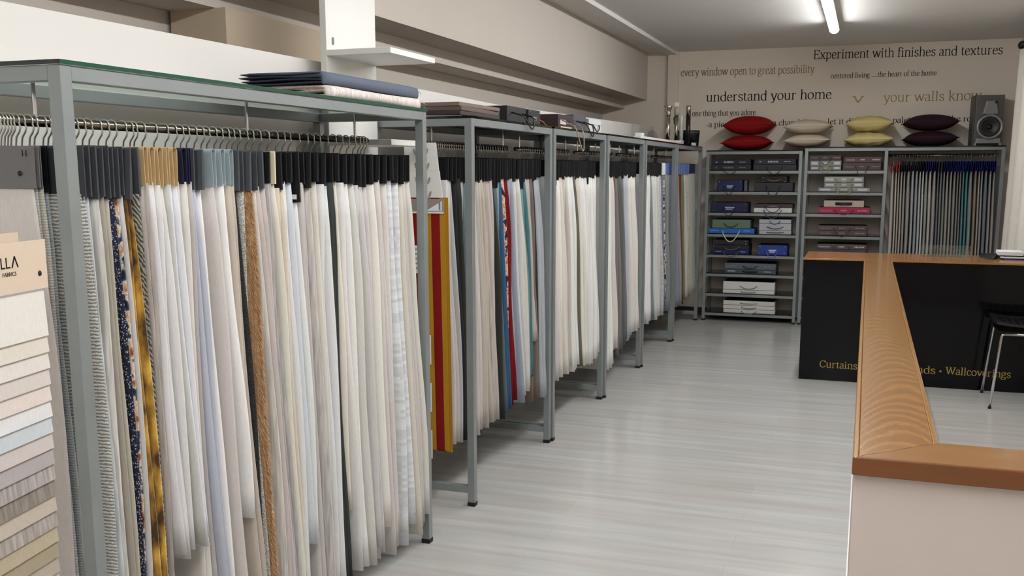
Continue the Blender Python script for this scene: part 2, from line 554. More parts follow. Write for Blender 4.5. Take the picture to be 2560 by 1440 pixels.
def floor_mat():
    m = bpy.data.materials.new('pale laminate floor')
    m.use_nodes = True
    nt = m.node_tree
    b = nt.nodes['Principled BSDF']
    tc = nt.nodes.new('ShaderNodeTexCoord')
    V = tc.outputs['Object']
    br = nt.nodes.new('ShaderNodeTexBrick')
    br.offset = 0.37
    br.inputs['Scale'].default_value = 1.0
    br.inputs['Brick Width'].default_value = 1.28
    br.inputs['Row Height'].default_value = 0.19
    br.inputs['Mortar Size'].default_value = 0.0012
    br.inputs['Mortar Smooth'].default_value = 0.2
    br.inputs['Color1'].default_value = lin((184, 186, 184))
    br.inputs['Color2'].default_value = lin((172, 171, 168))
    br.inputs['Mortar'].default_value = lin((152, 153, 152))
    nt.links.new(V, br.inputs['Vector'])
    s1 = nnoise(nt, nmap(nt, V, (1.2, 16, 1)), 1.0, 5)
    s2 = nnoise(nt, nmap(nt, V, (0.5, 5, 1)), 1.3, 2)
    C = nmix(nt, nramp(nt, s1, [(0.3, (0, 0, 0, 1)), (0.7, (1, 1, 1, 1))]), lin((165, 162, 158)), lin((194, 196, 193)))
    C2 = nmix(nt, 0.55, br.outputs['Color'], C)
    C3 = nmix(nt, nramp(nt, s2, [(0.4, (0, 0, 0, 1)), (0.7, (0.4, 0.4, 0.4, 1))]), C2, lin((176, 165, 160)))
    nt.links.new(C3, b.inputs['Base Color'])
    b.inputs['Roughness'].default_value = 0.19
    b.inputs['Specular IOR Level'].default_value = 0.45
    bp = nt.nodes.new('ShaderNodeBump')
    bp.inputs['Strength'].default_value = 0.08
    bp.inputs['Distance'].default_value = 0.002
    nt.links.new(s1, bp.inputs['Height'])
    nt.links.new(bp.outputs['Normal'], b.inputs['Normal'])
    return m

struct('floor', MB().box(-3.0, 1.5, -2.1, 11.4, -0.06, 0.0), floor_mat())
struct('ceiling', MB().box(-3.0, 1.5, -2.1, 11.4, ZC, ZC + 0.06), mat('ceiling paint', (222, 220, 216), 0.7, 0, 0.3, 0.03, 2, 0.1, 30))
struct('wall_back', MB().box(-3.0, 1.5, YB, YB + 0.1, 0.0, ZC), TAUPE_PAINT)
struct('wall_left', MB().box(-3.0, -2.9, -2.1, YB, 0.0, ZC), CREAM_PAINT)
struct('wall_right', MB().box(XR, XR + 0.1, -2.1, YB, 0.0, ZC), CREAM_PAINT)
struct('wall_front', MB().box(-2.9, XR, -2.1, -2.0, 0.0, ZC), CREAM_PAINT)
# low partition behind the racks; its top runs slightly uphill towards the back
pm = MB()
pm.loops([[(-2.34, y, 0), (-2.30, y, 0), (-2.30, y, z), (-2.34, y, z)] for y, z in ((-1.9, 2.075), (4.0, 2.09), (4.4, 2.055), (6.2, 2.04), (YB, 2.095))])
struct('wall_partition', pm, WHITE_PAINT)
# dropped beam over the partition
struct('trim_1', MB().box(-2.65, -2.39, -2.0, YB, 2.39, ZC), CREAM_PAINT)
struct('trim_2', MB().box(-2.9, -2.65, -2.0, YB, 2.30, ZC), CREAM_PAINT)
struct('trim_3', MB().box(-2.18, -2.06, -2.0, YB - 0.06, ZC - 0.035, ZC), mat('ceiling paint', (0, 0, 0)))
struct('trim_4', MB().box(-2.15, -2.035, YB - 0.06, YB, 0.0, ZC), TAUPE_PAINT)
# stub pillar under the beam
struct('trim_5', MB().box(-2.88, -2.60, 3.72, 4.62, 0.0, 2.30), CARDBOARD)
struct('baseboard_back', MB().box(-2.03, XR, YB - 0.015, YB, 0.0, 0.08), mat('dark skirting', (62, 44, 38), 0.5))

# ---- wall lettering (vinyl, each line lifts off by itself)
YL = YB
tag(lettering('wall_lettering', [('Experiment with finishes and textures', -0.622, 1.194, 2.772, 12.6, 2.753)], INK, YL),
    'big black line reading Experiment with finishes and textures, highest on the back wall', 'wall lettering', 'wall lettering')
tag(lettering('wall_lettering', [('every window open to great possibility', -2.02, -0.602, 2.640, 11.6, 2.630)], GOLD_DULL, YL, thick=9.5),
    'faded gold line reading every window open to great possibility', 'wall lettering', 'wall lettering')
tag(lettering('wall_lettering', [('centered living ....the heart of the home', -0.436, 0.598, 2.568, 7.2)], INK, YL, thick=10.5),
    'small black line reading centered living the heart of the home', 'wall lettering', 'wall lettering')
tag(lettering('wall_lettering', [('understand your home', -1.733, -0.414, 2.359, 13.8)], INK, YL, thick=9),
    'large black words understand your home above the red cushions', 'wall lettering', 'wall lettering')
tag(lettering('wall_lettering', [('v', -0.205, -0.09, 2.313, 13.2), ('your walls know', 0.10, 1.03, 2.313, 13.2)], GOLD, YL),
    'gold words your walls know, running behind the loudspeaker', 'wall lettering', 'wall lettering')
tag(lettering('wall_lettering', [('one thing that you adore', -1.880, -1.192, 2.205, 8.2)], INK, YL, thick=10.5),
    'small black line reading one thing that you adore, above the red cushions', 'wall lettering', 'wall lettering')
tag(lettering('wall_lettering', [('~a piece of art', -1.731, None, 2.083, 8.3), ('a chandelier', -1.01, None, 2.090, 8.3), ('let it dictate', -0.445, None, 2.093, 8.3),
    ('palette', 0.20, None, 2.098, 8.3), ('the room', 0.735, None, 2.101, 8.3)], INK, YL, thick=10.5),
    'lowest black line on the back wall, half hidden behind the cushions', 'wall lettering', 'wall lettering')

# ================================================================== CEILING LAMPS
LAMPRING = mat('grey lamp ring', (150, 150, 150), 0.5)
LAMPS = [(9.50 - 1.375 * (k + 1) + .004, 9.50 - 1.375 * k) for k in range(8)]
def lamp_label(i):
    return ['glowing round ceiling batten nearest the back wall', 'glowing round ceiling batten next in line, cut by the top of the photo'][i] if i < 2 else 'round ceiling batten in the lamp row overhead, %s from the back wall' % ORD[i]
for i, (a, b) in enumerate(LAMPS):
    t = thing('ceiling_lamp', lamp_label(i), 'lamp', (-0.355, a, ZC), 0, 'round battens in one row')
    L = b - a
    def arc(r, a0, a1, y, n=18):
        return [(r * cos(radians(a0 + (a1 - a0) * q / n)), y, -0.060 + r * sin(radians(a0 + (a1 - a0) * q / n))) for q in range(n + 1)]
    MB().loops([arc(0.0425, -11, 191, y) for y in (0.012, L - 0.012)]).build('housing', MELAMINE, t, smooth=False)
    MB().loops([arc(0.0415, 191, 349, y) for y in (0.0125, L - 0.0125)]).build('diffuser', TUBE, t, smooth=False)
    for y in (0.0, L - 0.012):
        MB().loops([[(0.0445 * cos(2 * pi * q / 24), yy, -0.060 + 0.0445 * sin(2 * pi * q / 24)) for q in range(24)] for yy in (y, y + 0.0118)]).build('end_ring', LAMPRING, t)
    for y in (0.2, L - 0.2):
        MB().box(-0.012, 0.012, y - 0.02, y + 0.02, -0.0178, 0.0).build('ceiling_bracket', MELAMINE, t)

# ================================================================== RACKS
def frame_parts(t, x0, x1, y0, y1, z1, s, posts=True):
    """posts, top rails, of a welded box frame in world coords (t sits at world origin offset)"""
    ox, oy, oz = t.location
    def bx(name, a, b, c, d, e, f, m=STEEL):
        return MB().box(a - ox, b - ox, c - oy, d - oy, e - oz, f - oz).build(name, m, t, bevel=0.002)
    for px in (x0, x1 - s):
        for py in (y0, y1 - s):
            p = bx('post', px, px + s, py, py + s, 0.012, z1)
            MB().box(px - ox - 0.001, px + s - ox + 0.001, py - oy - 0.001, py + s - oy + 0.001, 0.0, 0.02).build('foot_cap', RUBBER, p)
    e = 0.0005
    bx('top_rail', x0 + s, x1 - s, y0 + e, y0 + s - e, z1 - s, z1 - e)
    bx('top_rail', x0 + s, x1 - s, y1 - s + e, y1 - e, z1 - s, z1 - e)
    bx('top_rail', x0 + e, x0 + s - e, y0 + s, y1 - s, z1 - s, z1 - e)
    bx('top_rail', x1 - s + e, x1 - e, y0 + s, y1 - s, z1 - s, z1 - e)
    return bx

RACKS = [ # x right face, y0, y1, frame top, words
    (-1.733, 1.840, 3.840, 1.858, 'nearest rack'),
    (-1.725, 4.323, 5.572, 1.856, 'second rack'),
    (-1.716, 5.586, 6.797, 1.856, 'third rack'),
    (-1.703, 6.812, 8.006, 1.856, 'fourth rack'),
    (-1.692, 8.021, 9.361, 1.854, 'fifth rack'),
    (-1.681, 9.376, 10.826, 1.852, 'corner rack')]
RLAB = ['long silver steel clothes rack nearest the camera under a clear glass top', 'silver steel rack with the striped awning book at its near end',
        'silver steel rack whose top carries the brown box with a tan cord', 'silver steel rack in the row, fourth from the camera',
        'silver steel rack carrying the white curtain track on its top', 'silver steel rack at the far corner beside the back wall shelves']
ROD_Z = 1.742
SUPPORTS = []
for i, (xr, y0, y1, zt, nm) in enumerate(RACKS):
    s = 0.036
    x0 = xr - 0.515
    t = thing('clothes_rack', RLAB[i], 'rack', ((x0 + xr) / 2, y0, 0), 0, 'steel racks along the aisle')
    bx = frame_parts(t, x0, xr, y0, y1, zt, s)
    bx('cross_bar', x0 + s, xr - s, y0 + 0.002, y0 + s - 0.002, 0.064, 0.1)
    bx('cross_bar', x0 + s, xr - s, y1 - s + 0.002, y1 - 0.002, 0.064, 0.1)
    bx('back_bar', x0 + 0.002, x0 + s - 0.002, y0 + s, y1 - s, 0.064, 0.1)
    ox, oy, oz = t.location
    yy0, yy1, xc = y0 - oy, y1 - oy, -0.0
    if i == 0:
        g = MB().box(x0 - ox - 0.004, xr - ox + 0.004, yy0 - 0.004, yy1 + 0.004, zt, zt + 0.010).build('glass_top', GLASS, t)
        MB().box(xr - ox + 0.0035, xr - ox + 0.005, yy0 - 0.004, yy1 + 0.004, zt, zt + 0.0101).build('glass_edge', GLASS_EDGE, g)
        MB().box(x0 - ox - 0.004, xr - ox + 0.004, yy0 - 0.005, yy0 - 0.0035, zt, zt + 0.0101).build('glass_edge', GLASS_EDGE_DARK, g)
    else:
        MB().box(x0 - ox - 0.002, xr - ox + 0.002, yy0 - 0.002, yy1 + 0.002, zt, zt + 0.010).build('glass_top', BLACK_GLASS, t)
    r = MB().tube([(xc, yy0 + 0.05, ROD_Z), (xc, yy1 - (0.04 if i == 0 else 0.05), ROD_Z)], 0.0125, 16).build('hanging_rail', RAIL, t, smooth=True)
    for f in ((0.09, 0.55, 0.93) if i == 0 else (0.1, 0.52, 0.9)):
        q = MB()
        y = yy0 + f * (y1 - y0)
        SUPPORTS.append(y + oy)
        q.tube([(xc, y, ROD_Z + 0.005), (xc, y, zt - 0.006)], 0.0055, 10)
        q.lathe([(0.022, zt - 0.007), (0.022, zt - 0.003), (0.008, zt - 0.0005)], xc, y, 16)
        q.build('rail_support', CHROME, r, smooth=False)

# ---------------------------------------------------------------- hanging samples
def hook_pts(R=0.0160):
    p = []
    for k in range(11):
        a = radians(205 - k * 23)
        p.append((R * cos(a), 0, R * sin(a)))
    x, _, z = p[-1]
    p += [(x + 0.004, 0, z - 0.010), (x - 0.001, 0, z - 0.021), (0.003, 0, -0.040), (0.0, 0, -0.058), (0.0, 0, -0.075)]
    return p
HOOK = {}
SUPPORT_Y = SUPPORTS
def hook_mesh(parent, near):
    k = near
    if k not in HOOK:
        o = MB().tube(hook_pts(), 0.0024 if near else 0.0026, 8 if near else 6).build('hook', WIRE, parent, smooth=True)
        HOOK[k] = o.data
    else:
        o = link(bpy.data.objects.new('hook', HOOK[k]), parent)
    for sy in SUPPORT_Y:
        d = parent.location.y - sy
        if abs(d) < 0.010:
            o.location.y = (0.0105 - abs(d)) * (1 if d > 0 else -1)
    return o

def card_mesh(parent, w, H, a, b, m, top=-0.060, loop=True, dx=0.0, yg=0.0):
    """header card run along x from -w to +w: either an open upside-down U of board or a flat folded one, slightly tilted"""
    if not loop:
        R = random.Random(int(yg * 1e4))
        k = R.uniform(-0.35, 0.55) * b
        q = R.uniform(0.0, 0.004)
        secs = []
        for x, n in ((-w, 1.0), (w - 0.012, 1.0), (w, 0.7)):
            y0 = -b * n
            secs.append([(x + dx, y0 - k, top - H), (x + dx, y0 + k * .4 + b * .35, top - 0.004 - q), (x + dx, b * .2, top - q), (x + dx, b * .45 * n, top - 0.004 - q), (x + dx, b * .25 * n - k * .5, top - H + 0.0)])
        return MB().loops(secs).build('header_card', m, parent)
    t = 0.0016
    prof = [(-b, top - H), (-a, top - a)]
    for k in range(1, 6):
        an = pi - pi * k / 6
        prof.append((a * cos(an), top - a + a * sin(an)))
    prof += [(a, top - a), (b, top - H)]
    inner = []
    for y, z in prof:
        inner.append((y * max(0.0, 1 - t / max(abs(y), 1e-4)), min(z, top - t) if abs(y) < a * 0.9 else z))
    sec = prof + inner[::-1]
    return MB().loops([[(x + dx, y, z) for y, z in sec] for x in (-w, w)]).build('header_card', m, parent)

def cloth_mesh(parent, m, wt, wb, t, z0, z1, seed, lean=0.0, lobes=2, nz=12, right=0.0, name='fabric', yg=0.0, dx=0.0):
    """a folded length hanging in soft folds; width along x, thickness t along y, from z0 (under the card) down to z1"""
    R = random.Random(seed)
    mb = MB()
    cuts = [0.0] + sorted(R.uniform(0.3, 0.7) if lobes == 2 else (q + 1 + R.uniform(-.2, .2)) / lobes for q in range(lobes - 1)) + [1.0]
    for l in range(lobes):
        tl = t * (cuts[l + 1] - cuts[l])
        yc = -t / 2 + t * (cuts[l] + cuts[l + 1]) / 2
        dw = R.uniform(-0.022, 0.006) if l < lobes - 1 else R.uniform(-0.012, 0.008)
        dz = R.uniform(0, 0.03) if l else 0
        ph = R.uniform(0, 6.28); ph2 = R.uniform(0, 6.28)
        fr = R.uniform(0.7, 1.5)
        bul = R.uniform(0.86, 0.98)
        rings = []
        for k in range(nz + 1):
            s = k / nz
            z = z0 + (z1 + dz - z0) * s
            e = s ** 0.75
            w = wt + (wb - wt) * e + dw * min(1, s * 4) + 0.006 * sin(fr * 6 * s + ph)
            th = tl * (0.42 + (bul - 0.42) * min(1.0, s * 4) ** .7) * (1 - 0.06 * (1 + sin(5 * s + ph2))) / 2
            wy = (0.010 * sin(3.4 * s + yg * 7.0) + 0.016 * sin(yg * 5.0 + 1.0) * s) * s + lean * s
            ring = []
            N = 16
            for j in range(N):
                an = 2 * pi * (j + 0.5) / N
                cx = cos(an); sy = sin(an)
                px = math.copysign(abs(cx) ** 0.6, cx) * w
                if px > 0:
                    px += right * e
                py = math.copysign(abs(sy) ** 0.8, sy) * th
                ring.append((px + dx, yc + py + wy, z))
            rings.append(ring)
        mb.loops(rings)
    return mb.build(name, m, parent, smooth=True)

def fur_mesh(parent, w, t, z0, z1, m, seed, dx=0.0):
    R = random.Random(seed)
    mb = MB()
    rings = []
    def edge(an, s, r):
        cx = cos(an)
        x = (w + (0.035 * s if cx > 0 else 0)) * math.copysign(abs(cx) ** 0.5, cx) + dx
        return Vector((x - (0.012 if cx > 0 else 0), r * sin(an) + 0.003 * sin(9 * s), z0 + (z1 - z0) * s))
    for k in range(25):
        rings.append([edge(2 * pi * j / 16, k / 24, t * 0.26) for j in range(16)])
    mb.loops(rings)
    for k in range(7500):
        s = R.random()
        an = R.gauss(0, 0.8)
        q = edge(an, s, t * 0.25)
        d = Vector((cos(an) * 1.1, sin(an), R.uniform(-1.0, 0.1))) + Vector((R.uniform(-.5, .5), R.uniform(-.4, .4), R.uniform(-.4, .4)))
        d.normalize()
        l = R.uniform(0.008, 0.019)
        sd = d.cross(Vector((R.uniform(-.3, .3), R.uniform(-.3, .3), 1))).normalized() * 0.0016
        tip = q + d * l + Vector((0, 0, -l * .5))
        tip.y = max(-t * .5, min(t * .5, tip.y))
        mb.quad(q - sd, q + sd, tip)
    return mb.build('fabric', m, parent, smooth=False)

CNAME = [('white', (233, 232, 230)), ('off-white', (224, 218, 210)), ('ivory', (222, 210, 188)), ('pearl grey', (204, 204, 202)), ('pinkish beige', (208, 196, 190)),
         ('beige', (196, 184, 168)), ('taupe', (160, 148, 136)), ('dark taupe', (110, 102, 96)), ('pale blue', (190, 196, 210)), ('blue-grey', (125, 135, 145)),
         ('black', (45, 46, 48)), ('dark red', (112, 24, 24)), ('navy blue', (58, 88, 122)), ('teal', (74, 120, 126)), ('sage green', (118, 130, 116)), ('light blue', (152, 166, 184)),
         ('rust', (112, 52, 30)), ('dark brown', (84, 66, 52)), ('slate', (92, 104, 112)), ('mustard', (160, 118, 40)), ('tan brown', (185, 132, 84)), ('tan', (168, 158, 140))]
PATW = {'': '', 'knit': 'textured ', 'zigzag': 'zigzag-edged ', 'slub': 'slubby ', 'dots': 'dotted ', 'floral': 'floral ', 'velvet': 'velvet ', 'herringbone': 'herringbone ', 'tweed': 'tweed ', 'fur': 'fur ', 'dash': 'dash-patterned '}
def look(col, pat):
    c = min(CNAME, key=lambda q: sum((a - b) ** 2 for a, b in zip(q[1], col)))[0]
    if pat == 'floral':
        c = 'multicoloured'
    return c + ' ' + PATW[pat]

PENDING = []     # (object, look words, card words, rack words) -> labels once all are known
def hanger(i, xc, y, t, col, pat, hem, card, near, rotz=0.0, wt=0.196, dx=0.012, wb=None, right=0.0, long_card=False, nz=12, lobes=2, lean=0.0, H=None, loc=None, where=None):
    o = thing('fabric_hanger', '', 'fabric sample', loc or (xc, y, ROD_Z), rotz)
    hook_mesh(o, near)
    H = H or {'G': 0.128, 'K': 0.102, 'N': 0.100, 'D': 0.120, 'B': 0.106, 'X': 0.112}.get(card, 0.105)
    H *= rnd.uniform(0.9, 1.12) if card == 'X' else rnd.uniform(0.96, 1.05)
    if long_card:
        H += 0.045
    loop = card in 'KNBU'
    a = min(0.0105 if loop else 0.0045, t * 0.42)
    b = min(0.0075, t * 0.40) if loop else min(0.012, t * 0.30)
    c = card_mesh(o, wt + rnd.uniform(-0.006, 0.002), H, a, b, CARD[card], loop=loop, dx=dx, yg=y + i)
    wb = wb if wb else wt + rnd.uniform(0.006, 0.016)
    right = right or rnd.uniform(0.020, 0.045)
    z0 = -0.060 - H + 0.006
    z1 = hem + rnd.uniform(-0.012, 0.012) - ROD_Z
    if pat == 'fur':
        fur_mesh(o, wt + 0.006, t, z0, z1, fabric_mat(col, 'slub'), i, dx)
    else:
        cloth_mesh(o, fabric_mat(col, pat), wt - 0.008, wb, t, z0, z1, i * 13 + 5, lean, (rnd.choice((1, 1, 2)) if t < .026 else rnd.choice((1, 1, 2, 2))) if lobes == 2 else lobes, nz, right, yg=y, dx=dx)
    if rotz == 0.0:
        o.rotation_euler = (0, 0, radians(rnd.uniform(-0.2, 0.2)))
    PENDING.append((o, look(col, pat), CARDNAME[card], where))
    return o

XREF = [-1.78, -1.77, -1.765, -1.755, -1.74, -1.73]
PATR = {'dots': 0.006, 'floral': 0.012, 'herringbone': 0.012, 'velvet': 0.046, 'zigzag': 0.03, 'tweed': 0.016}
def fill(idx, spans, pitch, where, **kw):
    xr, ya, yb, zt, nm = RACKS[idx]
    xc = xr - 0.2575
    n = 0
    lo, hi = spans[0][0], spans[-1][1]
    A, B = max(lo, ya + .05), min(hi, yb - .055)
    for sp in spans:
        a, b, col, pat, hem, card = sp
        a, b = (A + (q - lo) * (B - A) / (hi - lo) for q in (a, b))
        long_card = card.endswith('L')
        card = card[0]
        k = max(1, int(round((b - a) / pitch)))
        w = (b - a) / k
        for q in range(k):
            if n and pat == 'fur' and q:
                break
            y = a + w * (q + 0.5)
            cc = tuple(max(0, min(255, v + rnd.randint(-4, 4))) for v in col) if k > 1 and pat == '' else col
            hh = hem
            if hem < 0.3 and q % 2 == 1:
                hh = hem + rnd.uniform(0.02, 0.08)
            tt = (b - a) * .9 if pat == 'fur' else w * 0.90
            yt = lo + (hi - lo) * (y - A) / (B - A)
            xe = max(XREF[idx] * y / yt, XREF[idx] - 0.12)
            k2 = dict(kw)
            if idx == 0 and y > 3.70:
                k2['right'] = 0.052
            if xe < XREF[idx] - 0.004 and 'wt' not in kw:
                k2['wt'] = 0.196 + (xe - XREF[idx]) / 2; k2['dx'] = 0.012 + (xe - XREF[idx]) / 2
            if pat in PATR and 'wt' not in kw:
                k2['right'] = PATR[pat]
            hanger(idx * 200 + n, xc, y, tt, cc, pat, hh, card, idx < 2, long_card=long_card and q == k - 1, where=where, **k2)
            n += 1
    return n
RACK1A = [
    (1.884, 1.896, (222, 212, 206), '', 0.115, 'T'),
    (1.896, 1.908, (205, 205, 200), 'knit', 0.115, 'T'),
    (1.908, 1.919, (214, 204, 190), 'knit', 0.115, 'T'),
    (1.919, 1.930, (165, 175, 180), 'knit', 0.115, 'X'),
    (1.930, 1.941, (200, 206, 196), 'slub', 0.115, 'X'),
]
RACK1 = [
    (1.944, 1.959, (215, 213, 203), 'zigzag', 0.06, 'G'),
    (1.959, 1.981, (190, 198, 203), 'slub', 0.06, 'G'),
    (1.981, 2.007, (214, 208, 200), 'slub', 0.06, 'G'),
    (2.007, 2.030, (168, 158, 140), '', 0.05, 'G'),
    (2.030, 2.047, (190, 180, 160), '', 0.05, 'G'),
    (2.047, 2.063, (40, 42, 60), 'dots', 0.05, 'G'),
    (2.063, 2.082, (215, 170, 130), 'floral', 0.05, 'G'),
    (2.082, 2.094, (205, 203, 200), '', 0.05, 'G'),
    (2.094, 2.133, (160, 118, 40), 'velvet', 0.05, 'G'),
    (2.133, 2.164, (120, 118, 108), 'herringbone', 0.05, 'G'),
    (2.164, 2.186, (190, 178, 168), 'slub', 0.05, 'K'),
    (2.186, 2.213, (228, 226, 230), '', 0.55, 'K'),
    (2.213, 2.256, (226, 222, 220), '', 0.54, 'K'),
    (2.256, 2.271, (200, 200, 190), '', 0.56, 'K'),
    (2.271, 2.312, (228, 228, 236), '', 0.56, 'K'),
    (2.312, 2.353, (226, 220, 210), '', 0.05, 'N'),
    (2.353, 2.367, (195, 185, 182), '', 0.05, 'N'),
    (2.367, 2.387, (190, 194, 215), '', 0.05, 'D'),
    (2.387, 2.435, (232, 230, 228), '', 0.05, 'D'),
    (2.435, 2.489, (205, 196, 190), '', 0.05, 'B'),
    (2.489, 2.536, (236, 235, 232), '', 0.55, 'B'),
    (2.536, 2.567, (205, 190, 170), '', 0.05, 'B'),
    (2.567, 2.600, (50, 50, 50), 'tweed', 0.05, 'D'),
    (2.600, 2.623, (190, 186, 175), 'tweed', 0.05, 'D'),
    (2.623, 2.675, (200, 160, 120), 'fur', 0.05, 'D'),
    (2.675, 2.694, (220, 214, 205), 'slub', 0.05, 'D'),
    (2.694, 2.733, (208, 192, 187), '', 0.05, 'D'),
    (2.733, 2.769, (188, 181, 179), 'slub', 0.05, 'X'),
    (2.769, 2.797, (228, 222, 205), '', 0.05, 'C'),
    (2.797, 2.838, (220, 205, 180), '', 0.15, 'X'),
    (2.838, 2.855, (235, 235, 233), '', 0.14, 'X'),
    (2.855, 2.902, (205, 210, 222), '', 0.34, 'X'),
    (2.902, 2.942, (226, 230, 226), '', 0.33, 'XL'),
    (2.942, 2.973, (205, 196, 192), '', 0.06, 'X'),
    (2.973, 3.029, (198, 190, 183), 'slub', 0.06, 'X'),
    (3.029, 3.075, (220, 212, 195), '', 0.05, 'X'),
    (3.075, 3.139, (226, 226, 228), '', 0.05, 'X'),
    (3.139, 3.165, (60, 66, 64), '', 0.06, 'X'),
    (3.165, 3.215, (225, 218, 198), '', 0.35, 'X'),
    (3.215, 3.287, (232, 230, 226), '', 0.1, 'X'),
    (3.287, 3.421, (216, 208, 204), '', 0.1, 'X'),
    (3.421, 3.495, (228, 225, 214), '', 0.2, 'X'),
    (3.495, 3.599, (218, 210, 206), '', 0.07, 'X'),
    (3.599, 3.706, (226, 230, 234), 'dash', 0.07, 'X'),
    (3.706, 3.735, (220, 212, 192), '', 0.08, 'X'),
    (3.735, 3.762, (212, 204, 200), '', 0.11, 'X'),
    (3.762, 3.79, (222, 216, 206), '', 0.16, 'X'),
]
RACK2 = [
    (4.151, 4.193, (226, 218, 214), '', 0.3, 'X'),
    (4.193, 4.236, (190, 192, 192), '', 0.3, 'X'),
    (4.236, 4.284, (42, 42, 46), '', 0.3, 'X'),
    (4.284, 4.323, (52, 54, 50), '', 0.3, 'X'),
    (4.323, 4.348, (190, 180, 160), '', 0.3, 'X'),
    (4.348, 4.418, (110, 124, 138), '', 0.3, 'X'),
    (4.418, 4.534, (205, 196, 184), '', 0.3, 'X'),
    (4.534, 4.604, (196, 186, 174), '', 0.31, 'X'),
    (4.604, 4.677, (188, 176, 164), 'slub', 0.31, 'X'),
    (4.677, 4.740, (196, 184, 174), '', 0.32, 'X'),
    (4.740, 4.787, (48, 50, 46), '', 0.32, 'XL'),
    (4.787, 4.816, (90, 104, 112), '', 0.32, 'XL'),
    (4.816, 4.852, (140, 158, 166), '', 0.33, 'X'),
    (4.852, 4.889, (58, 88, 122), '', 0.33, 'X'),
    (4.889, 4.920, (226, 160, 120), 'floral', 0.33, 'X'),
    (4.920, 4.976, (112, 22, 24), '', 0.34, 'X'),
    (4.976, 5.046, (150, 164, 182), '', 0.36, 'X'),
    (5.046, 5.112, (204, 202, 198), '', 0.38, 'X'),
    (5.112, 5.186, (208, 205, 200), '', 0.41, 'XL'),
    (5.186, 5.234, (120, 136, 128), '', 0.46, 'XL'),
    (5.234, 5.283, (70, 116, 124), '', 0.46, 'X'),
    (5.283, 5.347, (186, 176, 172), '', 0.66, 'X'),
    (5.347, 5.427, (116, 106, 100), '', 0.3, 'X'),
    (5.427, 5.486, (52, 48, 46), '', 0.3, 'X'),
    (5.486, 5.609, (168, 176, 188), '', 0.3, 'X'),
]
RACK3 = [
    (5.703, 5.784, (204, 204, 204), '', 0.35, 'X'),
    (5.784, 5.843, (222, 210, 206), '', 0.35, 'XL'),
    (5.843, 5.920, (230, 229, 224), '', 0.35, 'X'),
    (5.920, 5.998, (222, 212, 200), '', 0.36, 'X'),
    (5.998, 6.079, (204, 192, 182), '', 0.36, 'X'),
    (6.079, 6.170, (232, 232, 228), '', 0.34, 'X'),
    (6.170, 6.255, (228, 230, 226), '', 0.34, 'X'),
    (6.255, 6.342, (104, 98, 92), '', 0.33, 'X'),
    (6.342, 6.421, (214, 204, 188), '', 0.33, 'X'),
    (6.421, 6.522, (222, 218, 206), '', 0.33, 'X'),
    (6.522, 6.627, (230, 229, 228), '', 0.32, 'X'),
    (6.627, 6.702, (222, 218, 216), '', 0.32, 'XL'),
    (6.702, 6.789, (232, 230, 228), '', 0.32, 'X'),
    (6.789, 6.913, (224, 222, 220), '', 0.32, 'X'),
]
RACK4 = [
    (6.943, 7.048, (232, 230, 224), '', 0.18, 'X'),
    (7.048, 7.157, (228, 226, 222), '', 0.18, 'X'),
    (7.157, 7.244, (214, 204, 198), '', 0.3, 'X'),
    (7.244, 7.320, (84, 66, 52), 'tweed', 0.22, 'X'),
    (7.320, 7.449, (120, 114, 110), '', 0.24, 'X'),
    (7.449, 7.543, (92, 94, 92), '', 0.24, 'X'),
    (7.543, 7.638, (112, 108, 106), '', 0.28, 'X'),
    (7.638, 7.750, (176, 184, 194), '', 0.3, 'X'),
    (7.750, 7.865, (196, 198, 200), '', 0.32, 'X'),
    (7.865, 7.999, (226, 218, 204), '', 0.33, 'X'),
    (7.999, 8.152, (222, 214, 204), '', 0.33, 'X'),
]
RACK5 = [
    (8.113, 8.288, (226, 226, 228), '', 0.36, 'X'),
    (8.288, 8.419, (232, 230, 228), '', 0.34, 'X'),
    (8.419, 8.538, (224, 222, 220), '', 0.34, 'X'),
    (8.538, 8.676, (124, 136, 144), '', 0.33, 'X'),
    (8.676, 8.893, (206, 210, 206), '', 0.33, 'X'),
    (8.893, 9.043, (206, 198, 184), '', 0.32, 'X'),
    (9.043, 9.178, (190, 192, 196), 'dash', 0.31, 'X'),
    (9.178, 9.277, (96, 116, 142), '', 0.4, 'W'),
    (9.277, 9.419, (160, 130, 90), 'floral', 0.4, 'W'),
    (9.419, 9.608, (128, 134, 144), '', 0.31, 'P'),
]
RACK6 = [
    (9.638, 9.814, (136, 142, 150), '', 0.3, 'P'),
    (9.814, 9.927, (110, 52, 30), '', 0.3, 'P'),
    (9.927, 10.042, (110, 114, 96), '', 0.32, 'P'),
    (10.042, 10.160, (202, 194, 180), '', 0.33, 'P'),
    (10.160, 10.354, (196, 188, 176), 'dash', 0.34, 'P'),
    (10.354, 10.530, (176, 174, 164), '', 0.33, 'N'),
    (10.530, 10.711, (160, 158, 148), '', 0.33, 'N'),
]
